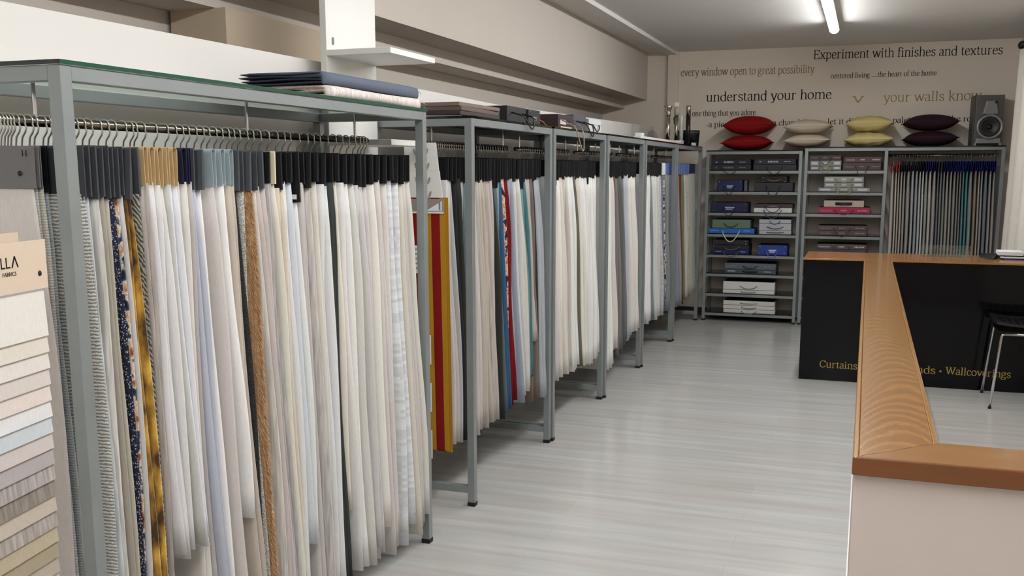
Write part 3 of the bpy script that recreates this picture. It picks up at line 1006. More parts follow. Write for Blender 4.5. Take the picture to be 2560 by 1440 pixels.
BACK = [
    (0.199, 0.248, (168, 158, 148), 'R'),
    (0.248, 0.301, (176, 166, 154), 'R'),
    (0.301, 0.362, (170, 164, 154), 'N'),
    (0.362, 0.411, (150, 142, 132), 'N'),
    (0.411, 0.489, (160, 164, 168), 'N'),
    (0.489, 0.549, (178, 180, 176), 'N'),
    (0.549, 0.624, (168, 166, 160), 'U'),
    (0.624, 0.672, (150, 142, 136), 'U'),
    (0.672, 0.727, (120, 124, 128), 'G'),
    (0.727, 0.793, (146, 142, 134), 'U'),
    (0.793, 0.866, (156, 152, 144), 'U'),
    (0.866, 0.917, (130, 126, 124), 'U'),
    (0.917, 0.950, (84, 122, 126), 'U'),
    (0.950, 0.983, (92, 140, 134), 'U'),
    (0.983, 1.030, (120, 130, 138), 'U'),
    (1.030, 1.073, (146, 134, 116), 'U'),
    (1.073, 1.127, (160, 156, 146), 'U'),
    (1.127, 1.177, (124, 132, 146), 'U'),
    (1.177, 1.212, (140, 138, 138), 'U'),
    (1.212, 1.248, (150, 144, 134), 'U'),
]

fill(0, RACK1A, 0.02, 'nearest rack', wt=0.115, wb=0.13, right=0.03, dx=0.0)
FRONT_CARD = COL.objects[-1]
fill(0, RACK1, 0.05, 'nearest rack')
fill(1, RACK2, 0.036, 'second rack')
fill(2, RACK3, 0.040, 'third rack')
fill(3, RACK4, 0.044, 'fourth rack')
fill(4, RACK5, 0.05, 'fifth rack')
fill(5, RACK6, 0.06, 'corner rack')

# number and rivet on the taupe header at the near end of the nearest rack
first = PENDING[0][0]
cardo = [c for c in first.children if c.name.startswith('header_card')][0]
sans('number', '11', 0.022, INK, cardo, (0.076, -0.0072, -0.088), (pi / 2, 0, 0))
MB().lathe([(0.0, -0.0095), (0.005, -0.0085), (0.006, -0.0065)], 0.068, -0.128, 12, 'y').build('rivet', RUBBER, cardo, smooth=True)
# white stickers on the long black cards
for o, lk, cw, wh in PENDING:
    for c in list(o.children):
        if c.name.startswith('header_card') and min(v.co.z for v in c.data.vertices) < -0.212 and wh == 'nearest rack':
            zb = min(v.co.z for v in c.data.vertices); yb = min(v.co.y for v in c.data.vertices); xm = max(v.co.x for v in c.data.vertices)
            MB().box(xm - 0.030, xm - 0.008, yb - 0.0012, yb - 0.0004, zb + 0.010, zb + 0.026).build('sticker', PAPER, c)

# ---------------------------------------------------------------- awning sample book at the near end of the second rack
t = thing('awning_sample_book', 'hanging book of yellow and red striped awning cloth under white flap cards', 'sample book', (-1.93, 4.27, 1.735))
fl = [(-0.115, 0.052, 0.010, -0.055), (-0.105, 0.064, -0.0555, -0.118), (-0.10, 0.078, -0.1185, -0.186), (-0.095, 0.092, -0.1865, -0.246)]
LEAFM = mat('grey leaf print', (150, 152, 150), 0.6)
for k, (xa, xb, za, zb) in enumerate(fl):
    y = 0.012 - k * 0.012
    f = MB().loops([[(xa - 0.004, y, za), (xb - 0.008, y, za), (xb - 0.008, y + 0.004, za), (xa - 0.004, y + 0.004, za)],
                    [(xa, y - 0.006, zb), (xb, y - 0.006, zb), (xb, y - 0.002, zb), (xa, y - 0.002, zb)]]).build('flap_card', MELAMINE, t)
    for sx, tilt in ((-1, -0.35), (1, 0.35)):
        cx, cz = (xa + xb) / 2 + sx * 0.030, (za + zb) / 2 - 0.010
        lf = MB()
        u, w = Vector((sin(tilt), -0.0, cos(tilt))), Vector((cos(tilt), 0, -sin(tilt)))
        P = [Vector((cx, y - 0.0062, cz)) + u * 0.018 * sin(a) + w * 0.006 * cos(a) for a in [2 * pi * q / 12 for q in range(12)]]
        lf.loops([P, [p + Vector((0, -0.0006, 0)) for p in P]])
        lf.build('leaf_mark', LEAFM, f)
xa, xb = -0.090, 0.098
pic = MB().box(xa, xb, -0.036, -0.033, -0.312, -0.246).build('picture_card', mat('grey brown print', (150, 142, 136), 0.6), t)
MB().prism([(0.03, -0.0375), (0.03, -0.0362), (0.0301, -0.0362)], 0, 0.0001)
tri = MB(); tri.loops([[(0.012, -0.0362, -0.300), (0.090, -0.0362, -0.300), (0.090, -0.0362, -0.255)], [(0.012, -0.0368, -0.300), (0.090, -0.0368, -0.300), (0.090, -0.0368, -0.255)]])
tri.build('white_corner', PAPER, pic)
MB().box(0.075, 0.083, -0.0376, -0.0369, -0.296, -0.256).build('grey_strip', mat('blue grey print', (130, 138, 150), 0.6), pic)
MB().box(xa, xb, -0.0368, -0.0362, -0.312, -0.304).build('white_border', PAPER, pic)
def dip(x, s):
    return 0.004 * sin(x * 40) * s
YEL, RED_ = mat('yellow awning stripe', (176, 130, 34), 0.8, 0, 0.2, 0.05, 200), mat('red awning stripe', (128, 20, 20), 0.8, 0, 0.2, 0.05, 200)
RUST = mat('rust awning stripe', (150, 90, 24), 0.8)
for lay in range(3):
    wc = MB()
    xs = [-0.10, -0.075, -0.015, 0.031, 0.075, 0.101 + lay * 0.004]
    mats_i = []
    yb = -0.030 + lay * 0.012
    zt_, zb_ = -0.24, -1.440 - lay * 0.006
    for z in range(11):
        s = z / 10
        for x in xs:
            wc.v.append((x + 0.012 * s * (1 if x > 0 else -1), yb + dip(x, s), zt_ + (zb_ - zt_) * s))
    for z in range(10):
        for q in range(5):
            a = z * 6 + q
            wc.f.append((a, a + 1, a + 7, a + 6)); mats_i.append([2, 1, 0, 1, 0][q])
    o = wc.build('striped_cloth', [YEL, RED_, RUST], t)
    for p, mi in zip(o.data.polygons, mats_i):
        p.material_index = mi
    sm_ = o.modifiers.new('thickness', 'SOLIDIFY'); sm_.thickness = 0.0015
BLUE = mat('blue sky print', (86, 140, 196), 0.5)
for z, k in ((-0.52, 1), (-0.95, 0), (-1.18, 0), (-1.41, 0)):
    x0 = -0.035 if not k else -0.092
    lab = MB().box(x0, 0.030 if not k else 0.012, -0.0475, -0.0455, z - 0.07, z + (0.07 if not k else 0.06)).build('printed_label', PAPER, t)
    if not k:
        for a, b in ((0.004, 0.062), (-0.055, -0.003)):
            MB().box(x0 + 0.006, 0.024, -0.0482, -0.0475, z + a, z + b).build('blue_picture', BLUE, lab)
    else:
        for q in range(5):
            MB().box(x0 + 0.01, 0.004, -0.0482, -0.0475, z - 0.05 + q * 0.022, z - 0.042 + q * 0.022).build('printed_line', LEAFM, lab)
MB().tube([(-0.02, 0.016, 0.008), (-0.02, 0.016, 0.03), (-0.02, 0.02, 0.06), (-0.02, 0.058, 0.075), (-0.02, 0.085, 0.075)], 0.003, 8).build('hanging_hook', WIRE, t, smooth=True)

# ---------------------------------------------------------------- upholstery sample book on a stand in front of the nearest rack
ang = radians(11.0)
t = thing('swatch_book', 'beige headed swatch book of pale to tan fabric strips, far left in front', 'sample book', (-1.752, 1.745, 0.0), 0)
E1 = Vector((sin(ang), -cos(ang), 0.0))        # along the book, away from its far edge, towards the camera
NN = Vector((cos(ang), sin(ang), 0.0))         # out of the page, towards the aisle
def bp(a, n, z):
    return E1 * a + NN * n + Vector((0, 0, z))
def slab(name, a0, a1, n0, n1, z0, z1, m, parent=t, bevel=0.0, tilt=0.0):
    r0 = [bp(a0, n0 + tilt, z0), bp(a1, n0 + tilt, z0), bp(a1, n1 + tilt, z0), bp(a0, n1 + tilt, z0)]
    r1 = [bp(a0, n0, z1), bp(a1, n0, z1), bp(a1, n1, z1), bp(a0, n1, z1)]
    return MB().loops([r0, r1]).build(name, m, parent, bevel=bevel)
KR = mat('warm beige card', (208, 190, 170), 0.7, 0, 0.3, 0.03, 30)
hd = slab('header_card', 0.0, 0.42, 0.024, 0.027, 1.362, 1.470, KR)
slab('header_back', 0.055, 0.42, -0.002, 0.001, 1.372, 1.488, KR)
SWC = [(228, 224, 214), (224, 212, 196), (226, 216, 206), (214, 202, 194), (226, 208, 198), (222, 222, 222), (196, 206, 212), (206, 192, 188), (176, 168, 168), (176, 166, 162),
       (150, 138, 124), (196, 180, 160), (176, 164, 154), (190, 172, 138), (172, 154, 122), (186, 168, 150), (200, 184, 176), (206, 186, 174), (182, 150, 92), (150, 110, 90), (120, 92, 80), (100, 80, 74)]
z = 1.352
for k, c in enumerate(SWC):
    h = 0.098 if k == 0 else 0.0355
    # each strip hangs from behind the header, its lower band showing below the strip in front of it
    slab('swatch', 0.010, 0.41, 0.020 - k * 0.0012, 0.0212 - k * 0.0012, z - h, min(1.36, z + 0.004), fabric_mat(c, 'tweed' if 8 < k < 0 else 'slub' if k in (9, 10, 12) else ''), tilt=0.004)
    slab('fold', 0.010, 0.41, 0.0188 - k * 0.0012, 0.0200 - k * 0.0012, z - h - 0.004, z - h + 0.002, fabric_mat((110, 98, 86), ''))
    z -= h + 0.002
ROTB = Matrix((( -E1.x, 0, NN.x), (-E1.y, 0, NN.y), (0, 1, 0))).to_euler()
for txt, size, a, zz in (('LL', 0.034, 0.160, 1.4165), ('FABRICS', 0.0125, 0.155, 1.3995)):
    p = bp(a, 0.0272, zz)
    o = sans('printed_word', txt, size, INK, hd, p, ROTB)
lam = MB()
for (a0, z0, a1, z1) in ((0.1215, 1.4165, 0.1115, 1.4405), (0.1115, 1.4405, 0.1015, 1.4165)):
    lam.tube([bp(a0, 0.0272, z0), bp(a1, 0.0272, z1)], 0.0016, 6)
lam.build('printed_letter', INK, hd)
c0 = bp(0.028, 0.027, 1.396)
ringv = lambda r, n: [c0 + NN * n + (E1 * cos(2 * pi * q / 14) + Vector((0, 0, 1)) * sin(2 * pi * q / 14)) * r for q in range(14)]
MB().loops([ringv(0.0062, 0.0), ringv(0.0058, 0.0015), ringv(0.003, 0.0028)]).build('rivet', RUBBER, hd, smooth=True)
stand = MB()
stand.tube([bp(0.33, -0.02, 0.012), bp(0.33, -0.02, 1.46)], 0.011, 12)
stand.build('stand_pole', STEEL, t, smooth=True)
MB().tube([bp(0.33, -0.02, 1.46), bp(0.33, 0.0, 1.47), bp(0.33, 0.0225, 1.46)], 0.006, 8).build('hook', CHROME, t, smooth=True)
MB().lathe([(0.0, 0.0), (0.13, 0.0), (0.13, 0.008), (0.012, 0.014), (0.0, 0.014)], bp(0.33, -0.02, 0).x, bp(0.33, -0.02, 0).y, 28).build('stand_base', STEEL, t)

# ---------------------------------------------------------------- white shelf unit in the gap
t = thing('shelf_unit', 'tall white board unit with projecting shelves rising behind the nearest rack', 'shelf unit', (-2.2, 3.85, 0))
MB().box(-0.025, 0.005, 0.0, 0.455, 0.0, 2.80).build('back_board', MELAMINE, t, bevel=0.002)
for zz in (1.725, 2.10):
    MB().box(0.0055, 0.305 if zz > 2 else 0.30, 0.0, 0.455 if zz > 2 else 0.36, zz, zz + 0.024).build('shelf', MELAMINE, t, bevel=0.002)
MB().box(0.006, 0.012, 0.05, 0.056, 2.15, 2.18).build('shelf_clip', STEEL, t)

# ---------------------------------------------------------------- folded cloths on the nearest rack
def folded(name, label, col, pat, x0, x1, y0, y1, z, layers, th, side_col, rot=0.0, seed=1):
    """a cloth folded flat: the folds show as layers at the near end, one soft rounded edge runs down the aisle side"""
    t = thing(name, label, 'folded cloth', ((x0 + x1) / 2, (y0 + y1) / 2, z), rot, 'folded cloths on the glass top')
    hx, hy = (x1 - x0) / 2, (y1 - y0) / 2
    R = random.Random(seed)
    H = layers * th
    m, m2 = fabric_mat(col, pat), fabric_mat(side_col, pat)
    def up(u):          # gentle lie of the pile along its length
        return 0.004 * sin(u * 4 + seed) * u
    for k in range(layers):
        mb = MB()
        rings = []
        xa, xb = -hx + R.uniform(0, .02), hx - 0.014 - R.uniform(0, .012)
        ya = -hy + R.uniform(0, 0.012)
        for i in range(17):
            u = i / 16
            x = xa + (xb - xa) * u
            zc = th * (k + .5) + 0.0022 * sin(u * 5 + k * 1.7 + seed)
            endt = min(1.0, (min(u, 1 - u) + .03) * 9) ** .5
            ring = []
            for j in range(14):
                an = 2 * pi * j / 14
                yy = (ya + hy - 0.004) / 2 + math.copysign(abs(cos(an)) ** .25, cos(an)) * (hy - 0.004 - ya) / 2
                ring.append((x, yy, max(0.0003, zc + math.copysign(abs(sin(an)) ** .7, sin(an)) * th * .56 * endt)))
            rings.append(ring)
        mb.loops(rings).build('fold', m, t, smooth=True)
    g = MB()
    rings = []
    for i in range(26):
        u = i / 25
        y = -hy + 0.016 + (2 * hy - 0.016) * u
        ring = []
        hh = H * (0.5 + .03 * sin(7 * u + seed)) + 0.0015
        en = min(1.0, (min(u, 1 - u) + .012) * 12) ** .5
        for j in range(13):
            an = -pi / 2 + pi * j / 12
            ring.append((hx - 0.022 + (0.022 + .003 * sin(5 * u)) * cos(an) * en, y, max(0.0002, H / 2 + hh * sin(an) * (0.9 + .1 * en))))
        ring += [(-hx + .03, y, H + .0015 + .002 * sin(9 * u)), (-hx + .03, y, H + .0005)] + [(hx - .03, y, H * .5 + 0.0)]
        rings.append(ring)
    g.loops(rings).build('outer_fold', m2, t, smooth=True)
    fr = MB()
    for k in range(46):
        xx = R.uniform(-hx + .03, hx); zz = R.uniform(0.004, H * .9)
        q = Vector((xx, hy - .002, zz))
        fr.tube([q, q + Vector((R.uniform(-.006, .006), R.uniform(.008, .018), R.uniform(-.004, .006))), q + Vector((R.uniform(-.01, .01), R.uniform(.014, .024), -min(zz - 0.001, R.uniform(.005, .02))))], 0.0007, 4)
    fr.build('fringe', m2, t)
    return t
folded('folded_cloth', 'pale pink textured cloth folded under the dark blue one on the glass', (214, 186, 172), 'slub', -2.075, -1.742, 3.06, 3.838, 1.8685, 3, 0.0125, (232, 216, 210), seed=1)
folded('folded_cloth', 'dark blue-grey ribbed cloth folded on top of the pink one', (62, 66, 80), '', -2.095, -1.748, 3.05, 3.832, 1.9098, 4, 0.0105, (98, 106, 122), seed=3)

# ---------------------------------------------------------------- boxes and books on the rack tops
def cord(pts_a, pts_b, sag, out, n=14):
    a, b = Vector(pts_a), Vector(pts_b)
    o = Vector(out)
    P = []
    for k in range(n + 1):
        u = k / n
        s = max(0.0, sin(pi * u))
        P.append(a.lerp(b, u) + Vector((0, 0, -sag * s ** 0.8)) + o * s ** 0.16)
    return P
INKW0 = mat('pale grey print', (130, 132, 134), 0.6)
BOXG = 'sample boxes on the rack tops'
def top_box(label, y0, y1, z1, col, xf=-1.79, depth=0.28, hcol=(20, 20, 22), sag=0.05, rough=0.6, handle=True, zb=1.8665, r=0.0042, rivets=None):
    t = thing('sample_box', label, 'sample box', (xf - depth / 2, (y0 + y1) / 2, zb), 0, BOXG)
    hy = (y1 - y0) / 2; hx = depth / 2; H = z1 - zb
    b = MB().box(-hx, hx, -hy, hy, 0.0, H).build('box_body', mat('box %s' % (col,), col, rough, 0, .4, .05, 60), t, bevel=0.003)
    MB().box(-hx - 0.001, hx + 0.001, -hy - 0.001, hy + 0.001, H * 0.62, H * 0.64).build('lid_seam', RUBBER, b)
    if handle:
        w = hy * 0.55
        MB().tube(cord((hx, -w, H * 0.62), (hx, w, H * 0.62), sag, ((0.088 if sag < .15 else .112) if sag > H * 0.62 else 0.015, 0, 0), 22), r, 8).build('handle', mat('cord %s' % (hcol,), hcol, 0.6), t, smooth=True)
    if rivets:
        for sy in (-1, 1):
            for zz in (0.2, 0.85):
                MB().tube([(hx, sy * hy * 0.8, H * zz), (hx + 0.003, sy * hy * 0.8, H * zz)], 0.005, 8).build('rivet', rivets, b, smooth=True)
    return t, b, hx, hy, H
t, b, hx, hy, H = top_box('black sample box with vertical white lettering and a black cord loop, on the second rack', 4.985, 5.29, 1.952, (30, 32, 36), sag=0.085)
for q in range(7):
    MB().box(0.088, 0.098, -hy - 0.0012, -hy - 0.0002, 0.012 + q * 0.0088, 0.018 + q * 0.0088).build('small_print', INKW0, b)
t, b, hx, hy, H = top_box('small black box with brass rivets beside the larger black box', 5.335, 5.545, 1.952, (30, 31, 36), sag=0.0, handle=False, rivets=NICKEL)
MB().box(hx, hx + 0.001, -0.05, 0.05, 0.025, 0.055).build('label_plate', mat('olive label', (74, 66, 46), 0.5), b)
MB().tube([(hx, -0.045, 0.045), (hx + 0.008, 0.0, 0.038), (hx, 0.045, 0.045)], 0.003, 6).build('handle', NICKEL, t, smooth=True)
MB().tube([(hx, 0.09, 0.035), (hx + 0.01, 0.13, 0.025), (hx + 0.006, 0.2, 0.008), (hx, 0.24, 0.005)], 0.003, 6).build('orange_cord', mat('orange cord', (190, 96, 60), 0.6), t, smooth=True)
t, b, hx, hy, H = top_box('dark brown box with a tan cord hanging down over the rack edge', 5.90, 6.225, 1.955, (50, 38, 38), hcol=(150, 128, 100), sag=0.185, r=0.0036)
MB().box(hx, hx + 0.001, -0.12, 0.0, 0.030, 0.058).build('label_plate', mat('pale label', (206, 198, 196), 0.5), b)
MB().box(hx, hx + 0.001, -0.11, 0.13, 0.004, 0.018).build('lower_label', mat('cream label', (206, 200, 178), 0.5), b)
for q in range(6):
    MB().box(hx, hx + 0.0008, 0.02 + q * 0.018, 0.03 + q * 0.018, 0.036, 0.044).build('small_print', mat('pale label', (0, 0, 0)), b)
top_box('dark slate box with a black cord loop, between the brown and pale boxes', 6.235, 6.535, 1.968, (72, 76, 84), sag=0.095)
top_box('thin grey book standing against the slate box', 6.545, 6.60, 1.957, (92, 92, 96), handle=False)
top_box('pale grey-white box with a black cord loop, last in the row of boxes', 6.615, 6.795 + 0.14, 1.96, (202, 204, 206), sag=0.045)
# stack of brown books lying at the near end of the second rack
for k, (h, c, lab) in enumerate([(0.006, (226, 224, 220), 'white paper lying under the brown books on the second rack'), (0.020, (62, 52, 48), 'lower brown sample book on the second rack'),
                               (0.020, (98, 86, 78), 'middle brown sample book on the second rack'), (0.018, (118, 104, 96), 'top brown sample book on the second rack')]):
    zz = 1.8665 + [0, 0.0065, 0.027, 0.0475][k]
    t = thing('sample_book', lab, 'book', (-2.0, 4.62, zz), radians([3, 0, 1, -1][k]), 'books lying on the second rack')
    MB().box(-0.205, 0.205 - 0.02 * (k == 0), -0.26, 0.26, 0, h).build('cover', mat('brown book %d' % k, c, 0.6, 0, .3, .05, 30), t, bevel=0.002)
    if k:
        MB().box(0.19, 0.2045, -0.255, 0.255, h * 0.25, h * 0.8).build('pages', mat('page edges', (150, 140, 130), 0.8), t)

# ---------------------------------------------------------------- curtain hardware samples on the fifth and corner racks
ZR = 1.8645
t = thing('curtain_track', 'white curtain track lying along the tops of the far racks', 'curtain track', (-1.80, 8.16, ZR + 0.0005))
MB().box(-0.03, 0.03, 0.0, 2.02, 0.0, 0.030).build('track', MELAMINE, t, bevel=0.004)
MB().box(-0.028, 0.028, 0.02, 0.14, 0.030, 0.055).build('bracket', MELAMINE, t, bevel=0.004)
MB().box(-0.04, 0.034, 1.86, 2.025, 0.0302, 0.042).build('end_piece', MELAMINE, t, bevel=0.003)
t = thing('acrylic_holder', 'clear acrylic arch standing behind the white curtain track', 'acrylic stand', (-1.90, 9.25, ZR))
MB().loops([[(0.0, -0.24 * cos(a), 0.115 * sin(a) ** .5 if sin(a) > 0 else 0.0) for a in [pi * q / 12 for q in range(13)]],
            [(0.004, -0.24 * cos(a), 0.115 * sin(a) ** .5 if sin(a) > 0 else 0.0) for a in [pi * q / 12 for q in range(13)]]]).build('sheet', ACRYLIC, t)
MB().box(-0.05, 0.06, -0.24, 0.24, -0.0005, 0.004).build('foot', ACRYLIC, t)
def rod_sample(label, x, y, prof, m, base_m, baser=0.03):
    t = thing('curtain_rod_sample', label, 'curtain rod sample', (x, y, ZR), 0, 'curtain rod samples')
    MB().lathe([(0.0, -0.0005), (baser, -0.0005), (baser, 0.006), (baser * .5, 0.012), (0.0, 0.012)], 0, 0, 20).build('base', base_m, t, smooth=False)
    for nm, pr, mm in prof:
        MB().lathe(pr, 0, 0, 20).build(nm, mm, t, smooth=True)
    return t
rod_sample('aged chrome curtain rod sample with a trumpet finial', -1.90, 10.00, [('rod', [(0.0, 0.012), (0.021, 0.012), (0.021, 0.285), (0.0, 0.285)], NICKEL),
    ('finial', [(0.0, 0.285), (0.025, 0.285), (0.025, 0.30), (0.021, 0.305), (0.024, 0.33), (0.034, 0.355), (0.042, 0.375), (0.038, 0.378), (0.0, 0.37)], NICKEL)], NICKEL, NICKEL, 0.045)
t = rod_sample('chrome curtain rod sample topped by a white cube finial', -1.87, 10.30, [('rod', [(0.0, 0.012), (0.018, 0.012), (0.018, 0.30), (0.0, 0.30)], NICKEL),
    ('collar', [(0.0, 0.30), (0.026, 0.30), (0.030, 0.345), (0.022, 0.385), (0.0, 0.385)], mat('frosted glass', (176, 172, 160), 0.35))], NICKEL, NICKEL, 0.04)
MB().box(-0.022, 0.022, -0.022, 0.022, 0.386, 0.428).build('cube_finial', mat('white cube', (236, 226, 206), 0.3), t, bevel=0.003)
t = rod_sample('olive twisted leaf finial rod between the chrome rods', -1.90, 10.42, [('rod', [(0.0, 0.012), (0.012, 0.012), (0.012, 0.22), (0.0, 0.22)], NICKEL)], NICKEL, NICKEL)
lf = MB()
for k in range(3):
    a = k * 2.1
    lf.tube([(0, 0, 0.20), (0.016 * cos(a), 0.016 * sin(a), 0.235), (0.022 * cos(a + .6), 0.022 * sin(a + .6), 0.275), (0.005 * cos(a + 1), 0.005 * sin(a + 1), 0.315)], [0.008, 0.012, 0.010, 0.002], 8)
lf.build('leaf_finial', mat('olive metal', (96, 96, 66), 0.4, 0.5), t, smooth=True)
rod_sample('plain white curtain rod sample', -1.862, 10.54, [('rod', [(0.0, 0.012), (0.021, 0.012), (0.021, 0.305), (0.018, 0.312), (0.0, 0.312)], mat('white lacquer', (226, 226, 232), 0.25))], BLACK_PLASTIC, BLACK_PLASTIC, 0.035)
rod_sample('black-brown curtain rod sample with a chrome top end', -1.786, 10.50, [('rod', [(0.0, 0.012), (0.024, 0.012), (0.024, 0.305), (0.0, 0.305)], mat('dark wenge wood', (34, 28, 24), 0.3)),
    ('end_cap', [(0.0, 0.305), (0.0245, 0.305), (0.0245, 0.40), (0.021, 0.406), (0.0, 0.406)], NICKEL)], NICKEL, CHROME, 0.035)
t = thing('small_box', 'small white box at the foot of the dark curtain rod', 'box', (-1.722, 10.50, ZR + 0.0002))
MB().box(-0.02, 0.02, -0.035, 0.035, 0, 0.03).build('box_body', MELAMINE, t, bevel=0.003)
MB().box(-0.021, 0.021, -0.036, 0.036, 0.02, 0.0215).build('lid_seam', LEAFM, t)
t = thing('planter', 'round black pot on the corner rack top behind the curtain rods', 'pot', (-1.812, 10.695, ZR))
MB().lathe([(0.0, 0.0), (0.105, 0.0), (0.118, 0.15), (0.118, 0.162), (0.108, 0.162), (0.106, 0.02), (0.0, 0.02)], 0, 0, 32).build('pot', mat('black pot', (26, 26, 32), 0.25), t, smooth=True)
MB().lathe([(0.1175, 0.132), (0.121, 0.134), (0.121, 0.14), (0.1185, 0.142)], 0, 0, 32).build('rim_band', mat('grey band', (92, 92, 96), 0.3), t, smooth=True)

# ================================================================== BACK WALL SHELF RACKS
SHZ = [1.608, 1.388, 1.166, 0.939, 0.718, 0.513, 0.297, 0.086]
YF = 10.84
def shelf_rack(label, x0, x1, zt, xm=None):
    s = 0.033
    t = thing('shelf_rack', label, 'shelf rack', ((x0 + x1) / 2, YF, 0), 0, 'shelf racks on the back wall')
    bx = frame_parts(t, x0, x1, YF, 11.26, zt, s)
    ox, oy = t.location[:2]
    MB().box(x0 - ox - .002, x1 - ox + .002, -0.004, 0.424, zt, zt + 0.011).build('glass_top', BLACK_GLASS, t)
    xe = xm if xm else x1 - s
    if xm:
        for py in (YF, 11.26 - s):
            bx('post', xm, xm + s, py + .0005, py + s - .0005, 0.0, zt - s)
    for z in SHZ:
        f = MB()
        for (a, b, c, d) in ((x0 + s, xe, YF + .002, YF + s - .002), (x0 + s, xe, 11.26 - s + .002, 11.258), ):
            f.box(a - ox, b - ox, c - oy, d - oy, z - 0.028, z)
        for xx in (x0 + s, xe - 0.02):
            f.box(xx - ox, xx + 0.02 - ox, YF + s - .002 - oy, 11.26 - s + .002 - oy, z - 0.028, z)
        fo = f.build('shelf_frame', STEEL, t)
        MB().box(x0 + s - ox + .0005, xe - ox - .0005, 0.003, 0.417, z + 0.0002, z + 0.007).build('shelf_glass', BLACK_GLASS, fo)
    return t, bx
shelf_rack('steel shelf rack left on the back wall, under the red and cream cushions', -1.640, -0.655, 1.812)
t, bx = shelf_rack('wide steel rack right on the back wall with hanging samples', -0.632, 1.237, 1.838, 0.140)
MB().tube([(0.18 - 0.3025, 0.2, 1.762), (1.2 - 0.3025, 0.2, 1.762)], 0.0125, 14).build('hanging_rail', NICKEL, t, smooth=True)
for xx in (0.186, 1.196):
    MB().tube([(xx - 0.3025, 0.2, 1.765), (xx - 0.3025, 0.2, 1.832)], 0.006, 8).build('rail_support', CHROME, t, smooth=True)

# hanging samples of the back rack
n = 0
xs0 = BACK[0][0]
for (a, b, col, card) in BACK:
    k = max(1, int(round((b - a) / 0.034)))
    w = (b - a) / k
    for q in range(k):
        x = a + w * (q + .5)
        x = 0.205 + (x - xs0) * (1.178 - 0.205) / (BACK[-1][1] - xs0)
        dv = rnd.randint(-14, 14)
        cc = tuple(max(0, min(255, v + dv)) for v in col)
        cc = tuple(min(255, int(v * 1.12)) for v in cc)
        hanger(3000 + n, 0, 0, w * 0.96, cc, '', 0.55 + 0.1 * rnd.random(), card, False, rotz=-pi / 2, wt=0.16, wb=0.175, nz=8, dx=0.0, lobes=1, loc=(x, YF + 0.2, 1.762 + 0.0), where='back wall rack', H=0.105)
        n += 1

# ---- sample books on the shelves
SBG = 'sample books on the back wall shelves'
def front_marks(b, w, h, kind, m):
    """printed marks on the spine: kind 'h' carries the maker's word at the left and two short words"""
    f = -0.0012
    if kind == 'h':
        sans('spine_word', 'HARLEQUIN', 0.021, m, b, (-w / 2 + 0.02, f, h * 0.34), (pi / 2, 0, 0), w * 0.22)
        for cx, ww in ((0.0, w * .12), (w * .36, w * .2)):
            mm = MB()
            nq = 7 if ww > w * .15 else 5
            for q in range(nq):
                a = cx - ww / 2 + ww * q / nq
                mm.box(a, a + ww / nq * .62, f, f + 0.001, h * .38, h * .38 + min(0.013, h * .32))
            mm.build('small_print', m, b)
    elif kind == 's':
        for cx, ww, hh, nq in ((-0.02, w * .26, .016, 7), (-w * .36, w * .05, .011, 2), (w * .3, w * .16, .006, 6)):
            mm = MB()
            for q in range(nq):
                a = cx - ww / 2 + ww * q / nq
                mm.box(a, a + ww / nq * .6, f, f + 0.001, h * .5 - hh / 2, h * .5 + hh / 2)
            mm.build('small_print', m, b)
    elif kind == 'l':
        for cx, ww in ((-w * .36, w * .16), (w * .34, w * .14)):
            mm = MB()
            for q in range(6):
                a = cx - ww / 2 + ww * q / 6
                mm.box(a, a + ww / 6 * .7, f, f + 0.001, h * .46, h * .46 + 0.009)
            mm.build('small_print', m, b)
    elif kind == 'p':
        for cx, ww, hh in ((-w * .36, w * .2, .4), (0.0, w * .12, .34), (w * .36, w * .18, .5)):
            MB().box(cx - ww / 2, cx + ww / 2, f, f + 0.001, h * (.5 - hh / 2), h * (.5 + hh / 2)).build('printed_label', m, b)
    elif kind == 'c':
        MB().box(-w * .12, w * .14, f, f + 0.001, h * .42, h * .55).build('small_print', m, b)
        MB().box(-w * .1, w * .09, f, f + 0.001, h * .27, h * .36).build('small_print', m, b)
INKW = mat('white print', (206, 206, 206), 0.6)
INKG = mat('grey print', (140, 134, 132), 0.6)
INKP = mat('pale pink print', (206, 150, 164), 0.6)
